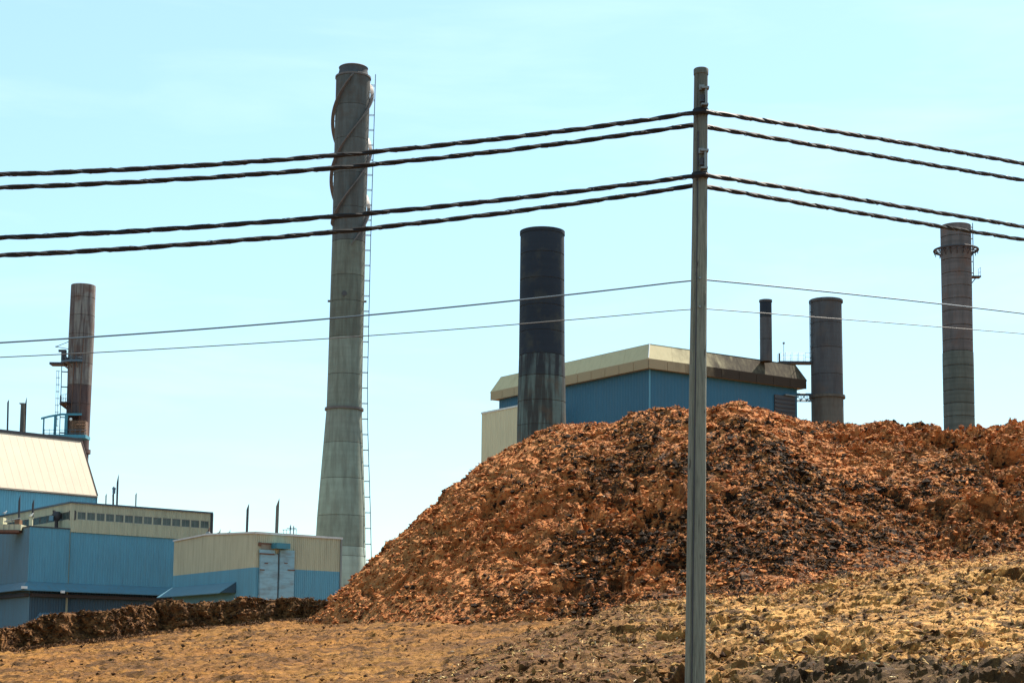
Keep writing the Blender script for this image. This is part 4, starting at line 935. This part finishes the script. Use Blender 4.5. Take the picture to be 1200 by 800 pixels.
corr(MB(), A0, B0, 0, zsk1, 0.3, 0.045, n=nR).build('cladding', M['blue_sheet'], t)
corr(MB(), A0, L0, 0, zsk1, 0.3, 0.045, n=nQL).build('cladding', M['blue_grey'], t)
mb = MB(); 
plank(mb, A0, B0, zsk0 - 0.62, zsk0 - 0.30, 0.05, 0.55); plank(mb, A0, L0, zsk0 - 0.615, zsk0 - 0.295, 0.05, 0.55); mb.build('soffit_beam', M['trim'], t)
# second skirt lower down
zl1, zl0 = zon(45, 717, A0, B0), zon(45, 727, A0, B0)
mb = MB(); slab(mb, A0 + dR * 1.2, A0 + dR * 12, zl1, A0 + dR * 12 + nR * 0.9, A0 + dR * 0.2 + nR * 0.9, zl0); mb.build('skirt', M['blue_grey'], t)
# lamps under the skirt
for i, (a, b, w_) in enumerate(((28.5, 687.8, 0.55), (73.5, 693, 0.36))):
    p_ = Pp(a, b, flat(Q) + nR * 1.15, QR + nR * 1.15)
    l = empty('bulkhead_lamp', p_, ('white box lamp at the corner of the blue skirt', 'small white lamp hanging below the middle of the blue skirt')[i], 'lamp', 'lamps on the blue skirt')
    mb = MB(); mb.box(p_, (w_, 0.3, 0.26), dR); mb.build('housing', M['gull_white'], l)
    mb = MB(); mb.bar(p_ - nR * 0.1, p_ - nR * 0.6 + Vector((0, 0, 0.1)), 0.05); mb.build('bracket', M['trim'], l)
# tan ducting on its roof at the very left
dq = empty('duct_run', P(8, 622, Yk - 2), 'tan roof ducting at the far left edge above the blue block', 'duct')
def boxpx(mb, x0, y0, x1, y1, Y, dep):
    a, b = P(x0, y1, Y), P(x1, y0, Y); mb.box(((a.x + b.x) / 2, Y + dep / 2, (a.z + b.z) / 2), (abs(b.x - a.x), dep, abs(b.z - a.z))); return mb
boxpx(MB(), -16, 614, 24.5, 620.5, Yk - 1.6, 2.2).build('duct', M['beige'], dq)
boxpx(MB(), -16, 606, 4, 614, Yk - 1.2, 1.4).build('duct', M['beige'], dq)
boxpx(MB(), 17, 608.5, 23, 614, Yk - 1.5, 1.0).build('damper_box', M['orange_kit'], dq)
mb = MB()
for xx in (4, 10, 16): boxpx(mb, xx, 613.6, xx + 0.8, 620.9, Yk - 1.66, 0.1)
mb.build('flange', M['galv'], dq)
mb = MB(); mb.bar(P(5, 611, Yk - 1.4), P(24, 607, Yk - 1.4), 0.08); mb.bar(P(8, 612, Yk - 1.4), P(8, 606, Yk - 1.4), 0.05); mb.bar(P(14, 612, Yk - 1.4), P(14, 605, Yk - 1.4), 0.05); mb.build('rail', M['galv'], dq)
boxpx(MB(), -16, 620.5, 22, 623, Yk - 1.8, 2.6).build('support_frame', M['rust'], dq)

# ------------------------------------------------------------------ beige and blue shed with sliding doors
Yd = 150
D = P(297.5, 664.3, Yd); zC = D.z; DR = flat(Pz(399, 669.6, zC)); DL = flat(Pz(203, 674.3, zC)); Df = flat(D)
dD = (DR - Df).normalized(); nD = outward(Df, DR)[1]; dDL = (DL - Df).normalized(); nDL = outward(Df, DL)[1]
zt_c = Pp(298, 624.6, Df, DR).z; zt_l = Pp(203.2, 634.6, Df, DL).z; ap = Pp(243, 626.8, Df, DL); u_ap = (flat(ap) - Df).length / (DL - Df).length
print('shed', D, DR, DL, zt_c, zt_l, ap.z, u_ap, math.degrees(math.atan2(dD.y, dD.x)), math.degrees(math.atan2(dDL.y, dDL.x)))
gab = lambda u: float(np.interp(u, [0, u_ap, 1], [zt_c, ap.z, zt_l]))
t = empty('door_shed', (D.x, D.y, 0), 'low ribbed shed, beige over blue, with tall rusty sliding doors, left of the chimney foot', 'shed')
corr(MB(), Df, DR, zC, zt_c, 0.215, 0.05).build('cladding', M['beige'], t)
corr(MB(), Df, DR, 0, zC, 0.215, 0.05).build('cladding', M['blue'], t)
corr(MB(), Df, DL, zC, gab, 0.26, 0.03).build('cladding', M['beige'], t)
corr(MB(), Df, DL, 0, zC, 0.26, 0.03).build('cladding', M['blue'], t)
back_ = DR + (DL - Df)
corr(MB(), DR, back_, 0, gab, 0.3, 0.03, n=dD).build('cladding', M['beige'], t)
mb = MB(); apf = flat(ap); ap2 = apf + (DR - Df)
mb.v += [(Df.x, Df.y, zt_c), (DR.x, DR.y, zt_c), (ap2.x, ap2.y, ap.z), (apf.x, apf.y, ap.z), (DL.x, DL.y, zt_l), (back_.x, back_.y, zt_l)]; mb.f += [(0, 1, 2, 3), (3, 2, 5, 4)]; mb.build('roof', M['roofing'], t)
mb = MB(); plank(mb, Df, DR + dD * 0.1, zt_c - 0.02, zt_c + 0.17, -0.1, 0.16)
for (a, za), (b, zb) in (((Df, zt_c), (apf, ap.z)), ((apf, ap.z), (DL, zt_l))):
    mb.hexa([(p.x, p.y, z) for p, z in ((a, za), (b, zb), (b + nDL * 0.16, zb), (a + nDL * 0.16, za))] + [(p.x, p.y, z + 0.16) for p, z in ((a, za), (b, zb), (b + nDL * 0.16, zb), (a + nDL * 0.16, za))])
mb.build('roof_trim', M['white_trim'], t)
mb = MB(); plank(mb, DR - dD * 0.12, DR + dD * 0.06, 0, zt_c - 0.03, 0.02, 0.12); mb.build('corner_trim', M['galv'], t)
def onD(px, py): return Pp(px, py, Df + nD * 0.15, DR + nD * 0.15)
def panel(mb, x0, x1, y0, y1, o0, o1):
    a, b = flat(onD(x0, 665)) - nD * 0.15, flat(onD(x1, 665)) - nD * 0.15; plank(mb, a, b, onD((x0 + x1) / 2, y1).z, onD((x0 + x1) / 2, y0).z, o0, o1)
for x0, x1, y0, ys in ((304, 325, 648.5, (659, 667.3, 676.4, 690)), (327, 344.3, 644.5, (652.5, 667.5, 677, 683.5, 692))):
    mb = MB(); panel(mb, x0, x1, y0, 712, 0.08, 0.24); lf = mb.build('door', M['door'], t)
    yy = [y0 + 0.5] + list(ys) + [705]
    for i in range(len(yy) - 1):
        mb = MB(); panel(mb, x0 + 0.4, x1 - 0.4, yy[i] + 0.25, yy[i + 1] - 0.25, 0.24, 0.27); mb.build('door_panel', M['door'], lf)
    mb = MB(); panel(mb, x0 - 0.6, x0 + 5, 666.6, 667.8, 0.275, 0.33) if x0 < 310 else panel(mb, x1 - 8, x1 + 0.6, 667, 668.2, 0.275, 0.33)
    panel(mb, x0 + 5, x0 + 9, 659, 660, 0.275, 0.31)
    mb.build('hinge_strap', M['rust'], lf)
mb = MB(); panel(mb, 325, 327, 648, 712, 0.06, 0.09); mb.build('door_gap', M['trim'], t)
mb = MB(); panel(mb, 303.5, 321, 644, 648, 0.09, 0.3); mb.build('door_header', M['door'], t)
mb = MB(); panel(mb, 317.6, 333.8, 636.5, 643, 0.09, 1.0); hb = mb.build('track_hood', M['teal'], t)
mb = MB(); panel(mb, 302.6, 317.5, 635.5, 637.2, 0.06, 0.16); panel(mb, 302.6, 305.2, 634.8, 639, 0.06, 0.2); panel(mb, 302.6, 320, 648, 649.5, 0.3, 0.33); mb.build('track_rail', M['rust'], t)
mb = MB(); panel(mb, 305.5, 317.4, 637.4, 643.8, 0.055, 0.1); tag(mb.build('patch_panel', M['fascia'], t), 'stained brown patch panel above the doors')
# flared canopy on the gable side
cn = MB(); zc1 = Pp(240, 684.5, Df, DL).z; a_, b_ = flat(Pp(277, 682, Df, DL)), flat(Pp(202, 690, Df, DL)) + dDL * 0.05
zc0 = Pp(235, 695.5, Df + nDL * 1.6, DL + nDL * 1.6).z
slab(cn, a_, b_, zc1, b_ + nDL * 1.6, a_ + nDL * 1.6, zc0); cn.build('canopy', M['skirt'], t)
cn = MB(); cn.v += [(a_.x, a_.y, zc1), (a_.x + nDL.x * 1.6, a_.y + nDL.y * 1.6, zc0), (a_.x, a_.y, zc0)]; cn.f.append((0, 1, 2)); cn.build('canopy_end', M['blue_sheet'], t)

# ------------------------------------------------------------------ roof pipes and small rooftop kit
def slant_pipe(px, y0, y1, w, Y, label, mat='steel_dark', slant=1.6, group='vent pipes on the roofs', lean=0.0, zb=None):
    """steel vent pipe, mouth cut on a slant, small flange at its foot"""
    a, b = P(px + lean, y0, Y), P(px, y1, Y); r = w / 2 * Y / F_PX
    if zb is not None: b.z = zb
    root = empty('vent_pipe', b, label, 'vent pipe', group); mb = MB(); n = 16
    for z in (b.z, a.z):
        for k in range(n):
            an = 2 * math.pi * k / n; dx = r * math.cos(an); zz = z + (slant * r * (math.cos(an) - 1) if z == a.z else 0); c = b if z == b.z else Vector((a.x, a.y, 0))
            mb.v.append((c.x + dx, c.y + r * math.sin(an), zz))
    for k in range(n): mb.f.append((k, (k + 1) % n, n + (k + 1) % n, n + k))
    mb.f.append(tuple(range(n, 2 * n))); mb.build('pipe', M[mat], root, True)
    MB().lathe(lambda z: Vector((b.x, b.y, 0)), [(b.z, r * 1.7), (b.z + 0.12, r * 1.7), (b.z + 0.3, r * 1.02)], 14).build('flashing', M['galv'], root, True)
    return root
slant_pipe(289.2, 589.5, 624.5, 3.0, Yd + 4, 'shorter of the two tall slant-cut pipes above the sliding door shed', slant=2.6, lean=1.3, zb=zt_c)
slant_pipe(324, 583.5, 626, 4.0, Yd + 6, 'taller slant-cut pipe on the shed roof above the sliding doors', slant=2.6, lean=1.6, zb=zt_c, mat='soot_warm')
slant_pipe(244, 617, 626, 3.4, Yd + 14, 'short rusty pipe stub against the end of the clerestory building', 'rust', slant=2, lean=.3)
slant_pipe(256.5, 619, 627, 3.2, Yd + 14, 'short dark red stub, left of the pair on the shed roof ridge', 'rust', slant=3, lean=.5)
slant_pipe(268, 620, 627, 3.2, Yd + 14, 'short dark blue stub, right of the pair on the shed roof ridge', 'steel_blue', slant=3, lean=.5)
slant_pipe(137, 555, 593.5, 2.3, Yk + 10, 'tallest thin dark pipe on the clerestory roof with a needle tip', slant=5, lean=1.2, zb=zK)
slant_pipe(124, 578, 593, 1.6, Yk + 12, 'very thin pale pipe nearest the cream roofed building', 'galv', lean=.4, zb=zK)
slant_pipe(159, 577, 595, 1.7, Yk + 12, 'thin pale pipe standing alone midway along the clerestory roof', 'galv', lean=.5, zb=zK)
vp = slant_pipe(132.8, 576, 593, 2.2, Yk + 10, 'dark capped pipe with a pale round hood beside the tallest thin pipe', zb=zK)
c = P(133.6, 573.5, Yk + 10); MB().lathe(lambda z: Vector((c.x, c.y, 0)), [(c.z - 0.45, 0.1), (c.z - 0.4, 0.17), (c.z + 0.05, 0.17), (c.z + 0.05, 0.22), (c.z + 0.22, 0.2), (c.z + 0.36, 0.06)], 14).build('hood', M['steel_blue'], vp, True)
slant_pipe(21.8, 579, 622, 2.2, Yk + 3, 'tall dark pipe rising from the blue block roof at the far left', slant=4, lean=1.2, zb=zQ)
slant_pipe(37.5, 584.5, 620, 2.4, Yk + 3.3, 'dark stubby pipe in front of the blue wall, left of the fan', slant=2.6, lean=1.5, zb=zQ)
slant_pipe(9, 468, 507, 2.0, Ye + 9, 'thin dark rod-like pipe at the left on the cream roofed building', slant=2, lean=.6, zb=zR)
slant_pipe(29.5, 465, 507, 1.6, Ye + 9, 'needle-thin dark pipe beside the square grey duct on the cream roofed building', slant=5, lean=1.2, zb=zR)
vb = empty('square_vent', P(25, 507, Ye + 9), 'square grey vent duct standing on the cream roofed building', 'vent')
boxpx(MB(), 22.8, 473, 28.3, 507.5, Ye + 8.6, 0.6).build('duct', M['soot_warm'], vb); boxpx(MB(), 22.5, 471.8, 28.6, 473, Ye + 8.55, 0.7).build('rim', M['galv'], vb)
# exhaust fan silhouette on the blue block roof
fb = P(66, 619, Yk + 2); fn = empty('exhaust_fan', (fb.x, fb.y, zQ), 'dark mushroom exhaust fan on the blue block roof before the clerestory windows', 'fan'); s_ = Yk / F_PX
fa = lambda z: Vector((fb.x, fb.y, 0)); zf = lambda y: P(66, y, Yk + 2).z
MB().lathe(fa, [(zQ, 2.2 * s_), (zf(610), 2.2 * s_), (zf(608), 3.4 * s_)], 20).build('stem', M['steel_dark'], fn, True)
MB().lathe(fa, [(zf(610), 2.6 * s_), (zf(606.5), 5.4 * s_), (zf(602), 5.6 * s_), (zf(599.5), 4.0 * s_), (zf(598.8), 1.0 * s_)], 24, True).build('hood', M['steel_dark'], fn, True)
mb = MB(); boxpx(mb, 57.6, 604, 62, 609.5, Yk + 1.2, 0.5); mb.build('motor_box', M['blue_grey'], fn)
mb = MB(); boxpx(mb, 61.5, 597.5, 64, 600, Yk + 1.6, 0.4); mb.build('junction_box', M['steel_dark'], fn)
# rooftop aerial frame
af = empty('roof_aerial', P(340, 627, Yd + 10), 'faint spindly aerial frame on the shed roof right of the tall pipes', 'aerial')
def wpx(mb, a, b, r=0.03, Y=Yd + 10): mb.bar(P(*a, Y), P(*b, Y), r, 4)
mb = MB()
for xx in (332, 335.5, 347): wpx(mb, (xx + .3, 620), (xx, 628), 0.02)
for xx in (340, 344): wpx(mb, (xx + .2, 616), (xx, 628), 0.05)
mb.build('post', M['steel_blue'], af)
mb = MB(); wpx(mb, (331, 620.5), (348, 620)); wpx(mb, (336, 618.8), (347.5, 618.5)); wpx(mb, (340.6, 614.5), (341, 620)); mb.build('crossbar', M['steel_blue'], af)
# gulls
def gull(px, py, Y, label, face, stand=None):
    foot = P(px, py, Y)
    if stand is not None: foot = stand
    t = empty('gull', foot, label, 'gull', 'gulls perched on the roofs')
    fx = Vector((face, -0.35, 0)).normalized()
    def q(a, z): return foot + fx * a + Vector((0, 0, z))
    MB().tube([q(-0.30, 0.17), q(-0.22, 0.19), q(-0.08, 0.20), q(0.05, 0.23), q(0.13, 0.29), q(0.17, 0.37), q(0.20, 0.41), q(0.25, 0.41), q(0.28, 0.40)],
              [0.02, 0.05, 0.095, 0.105, 0.085, 0.055, 0.055, 0.045, 0.015], 12).build('body', M['gull_white'], t, True)
    sd = Vector((-fx.y, fx.x, 0))
    for s in (-1, 1):
        MB().tube([q(0.08, 0.26) + sd * s * 0.08, q(-0.08, 0.24) + sd * s * 0.10, q(-0.25, 0.2) + sd * s * 0.05, q(-0.38, 0.18) + sd * s * 0.01], [0.03, 0.055, 0.035, 0.008], 8).build('wing', M['gull_grey'], t, True)
        MB().bar(q(0, 0.12) + sd * s * 0.04, q(0.01, 0.0) + sd * s * 0.04, 0.01, 5).build('leg', M['beak'], t)
    MB().bar(q(0.27, 0.40), q(0.35, 0.385), 0.014, 6, 0.004).build('beak', M['beak'], t)
    return t
gp = Pp(5.5, 604, flat(K), KL2); gp.z = zK + 0.165
gull(0, 0, 0, 'white gull perched on the roof edge at the far left', 1, gp)
pv = P(36.5, 606, Yk + 1.6)
pb = empty('vent_stub', (pv.x, pv.y, zQ), 'short square beige vent stub on the blue block roof under a gull', 'vent')
mb = MB(); mb.box((pv.x, pv.y, (pv.z + zQ) / 2), (0.34, 0.34, pv.z - zQ)); mb.build('duct', M['beige'], pb); MB().box((pv.x, pv.y, pv.z - 0.03), (0.46, 0.46, 0.06)).build('cover', M['beige'], pb)
gull(0, 0, 0, 'white gull perched on the short vent left of the fan', 1, pv)

# ------------------------------------------------------------------ utility pole
Yp = 28.0
pt, pb = P(821.5, 84, Yp), P(814.3, 798, Yp); sl = Vector(((pt.x - pb.x) / (pt.z - pb.z), 0, 0)); zg = float(G(pb.x, Yp)) - 0.3
pax = lambda z: Vector((pb.x + sl.x * (z - pb.z), Yp, 0))
prad = lambda z: float(np.interp(z, [zg, pb.z, pt.z], [0.185, 0.172, 0.118]))
pole = empty('utility_pole', (pax(zg).x, Yp, zg), 'weathered grey wooden utility pole in front of the bark heap, carrying the cables', 'pole')
mb = MB(); n = 56; zs = np.linspace(zg, pt.z, 90)
for z in zs:
    c = pax(z); r = prad(z)
    for k in range(n):
        a = 2 * math.pi * k / n; rel = (math.degrees(a) - (270 - 33 + 3 * math.sin(z * 0.6)) + 180) % 360 - 180
        g_ = 1 - 0.16 * math.exp(-(rel / 5.0) ** 2) - 0.05 * math.exp(-((rel - 55) / 4.0) ** 2) * (0.5 + 0.5 * math.sin(z * 1.3))
        g_ *= 1 + 0.012 * math.sin(3 * a + z * 0.8) + 0.008 * math.sin(7 * a + z)
        mb.v.append((c.x + r * g_ * math.cos(a), c.y + r * g_ * math.sin(a), z))
for i in range(len(zs) - 1):
    for k in range(n): mb.f.append((i * n + k, i * n + (k + 1) % n, (i + 1) * n + (k + 1) % n, (i + 1) * n + k))
mb.f.append(tuple((len(zs) - 1) * n + k for k in range(n))); mb.build('shaft', M['wood'], pole, True)
MB().lathe(pax, [(pt.z - 0.07, 0.118), (pt.z - 0.06, 0.129), (pt.z + 0.03, 0.131), (pt.z + 0.045, 0.120), (pt.z + 0.046, 0.06)], 24, True).build('cap', M['wood'], pole, True)
# a ground wire stapled down the pole, along the check
mb = MB(); mb.tube([pax(z) + Vector((-0.40 * prad(z), -0.90 * prad(z) - 0.006, z)) for z in np.linspace(zg + 0.3, pt.z - 1.1, 60)], 0.011, 6); mb.build('ground_wire', M['steel_dark'], pole)
def hardware(y_plate, y_cl, y_sad):
    zp_ = P(820, y_plate, Yp).z; c = pax(zp_)
    br = MB().box((c.x + 0.0, Yp - prad(zp_) - 0.02, zp_), (0.09, 0.05, 0.09)).build('bolt_plate', M['galv'], pole)
    MB().bar((c.x, Yp - prad(zp_) - 0.03, zp_), (c.x, Yp - prad(zp_) - 0.09, zp_), 0.022, 8).build('bolt', M['galv'], br)
    za_, zb_ = P(820, y_cl, Yp).z, P(820, y_sad, Yp).z
    mb = MB(); x_ = pax(za_).x + 0.065
    mb.box((x_, Yp - prad(za_) - 0.05, (za_ + zb_) / 2), (0.035, 0.09, za_ - zb_)); mb.box((x_ - 0.01, Yp - prad(za_) - 0.06, za_), (0.13, 0.12, 0.035)); mb.box((x_ - 0.02, Yp - prad(zb_) - 0.06, zb_), (0.12, 0.12, 0.03))
    cv = mb.build('clevis', M['galv'], pole)
    zi = (za_ + zb_) / 2 - 0.04; MB().lathe(lambda z: Vector((x_ - 0.06, Yp - prad(zi) - 0.06, 0)), [(zi - 0.07, 0.03), (zi - 0.06, 0.045), (zi - 0.02, 0.032), (zi + 0.02, 0.045), (zi + 0.06, 0.04), (zi + 0.07, 0.02)], 14, True).build('insulator', M['steel_dark'], cv, True)
hardware(106, 107.5, 127); hardware(180, 180.5, 201)
for yy in (131, 205.5):
    z_ = P(820, yy, Yp).z; collar(pole, pax, z_ - 0.05, prad(z_), 0.085, M['cable'], name='saddle_strap', n=28, out=0.018)
for yy in (328, 361.5):
    z_ = P(820, yy, Yp).z; MB().bar(pax(z_) + Vector((0, -prad(z_) - 0.03, z_)), pax(z_) + Vector((0, prad(z_) + 0.12, z_)), 0.02, 8).build('through_bolt', M['galv'], pole)

# ------------------------------------------------------------------ overhead lines
def catenary(py_l, py_m, py_p, dpx_l, Yl, xl, xm, side, Ya):
    """parabola through three photo points on a vertical plane from the pole; runs on past the frame"""
    A = P(818 + side * 5, py_p, Ya); B = P(xl, py_l, Yl)
    d, n_ = outward(flat(A), flat(B)); d = (flat(B) - flat(A)).normalized(); Mm = Pp(xm, py_m, flat(A), flat(B))
    s1, s2 = (flat(Mm) - flat(A)).length, (flat(B) - flat(A)).length
    a, b = np.linalg.solve(np.array([[s1 * s1, s1], [s2 * s2, s2]]), np.array([Mm.z - A.z, B.z - A.z]))
    return lambda s: Vector((A.x + d.x * s, A.y + d.y * s, A.z + b * s + a * s * s))
def line_pts(fl, fr, ext=26.0, step=0.11):
    a = [fl(s) for s in np.arange(ext, 0, -step)]; b = [fr(s) for s in np.arange(0, ext, step)]
    return a + b
def twisted(pts_, r_off, ph, turns_per_m, rr, mat, name, parent, n=6):
    s = 0; out = []
    for i, p in enumerate(pts_):
        if i: s += (p - pts_[i - 1]).length
        t_ = (pts_[min(i + 1, len(pts_) - 1)] - pts_[max(0, i - 1)]).normalized(); u = Vector((0, 0, 1)) - t_ * t_.z; u.normalize(); w = t_.cross(u)
        a = 2 * math.pi * (s * turns_per_m + 0.10 * math.sin(s * 0.37 + ph)) + ph; out.append(p + (u * math.cos(a) + w * math.sin(a)) * r_off)
    return MB().tube(out, rr, n).build(name, mat, parent, True)
LN = [  # left edge, left mid (x=400), pole-left, pole-right, right mid (x=1000), right edge, depth offset at the pole
    (204.5, 181.5, 132.5, 130.5, 158, 192, -0.19, 'uppermost of the four thick twisted black cables on the pole'),
    (219.8, 196.2, 146.5, 148, 178, 211.5, 0.22, 'second highest thick twisted black cable, passing behind the pole'),
    (278.8, 253, 206.5, 204.5, 233, 266, -0.20, 'third thick twisted black cable, strapped to the pole front'),
    (299.3, 271, 217.5, 218, 248.5, 281, 0.22, 'lowest of the four thick twisted black cables, behind the pole')]
for k, (l0, lm, lp, rp, rm, r1, dy, lab) in enumerate(LN):
    fl = catenary(l0, lm, lp, 0, 27.0 + dy, 0, 400, -1, Yp + dy); fr = catenary(r1, rm, rp, 0, 34.0 + dy, 1200, 1000, 1, Yp + dy)
    pts_ = line_pts(fl, fr)
    c = empty('overhead_cable', P(818, (lp + rp) / 2, Yp + dy), lab, 'cable', 'thick twisted cables on the pole')
    for q in range(3): twisted(pts_, 0.018, q * 2.094 + k, 0.85, 0.0265, M['cable'], 'conductor', c)
    twisted(pts_, 0.041, 1.3 * k, 1.55, 0.006, M['lash'], 'lashing_wire', c, 5)
for k, (l0, lm, lp, rp, rm, r1, rr, lab) in enumerate(((401.5, 372, 328, 327.5, 345, 367.5, 0.014, 'upper of the two thin single wires crossing below the thick cables'),
                                        (418.5, 395.5, 361.5, 361.5, 375, 391, 0.009, 'lowest thinnest wire on the pole'))):
    fl = catenary(l0, lm, lp, 0, 27.0, 0, 400, -1, Yp + 0.2); fr = catenary(r1, rm, rp, 0, 34.0, 1200, 1000, 1, Yp + 0.2)
    mb = MB(); mb.tube(line_pts(fl, fr, step=0.4), rr, 6); o = mb.build('overhead_wire', M['wire'] if k == 0 else M['lash'], None, True)
    tag(o, lab, 'wire', 'thin wires on the pole')
print('objects', len(bpy.data.objects), 'tris', sum(len(m.polygons) for m in bpy.data.meshes))
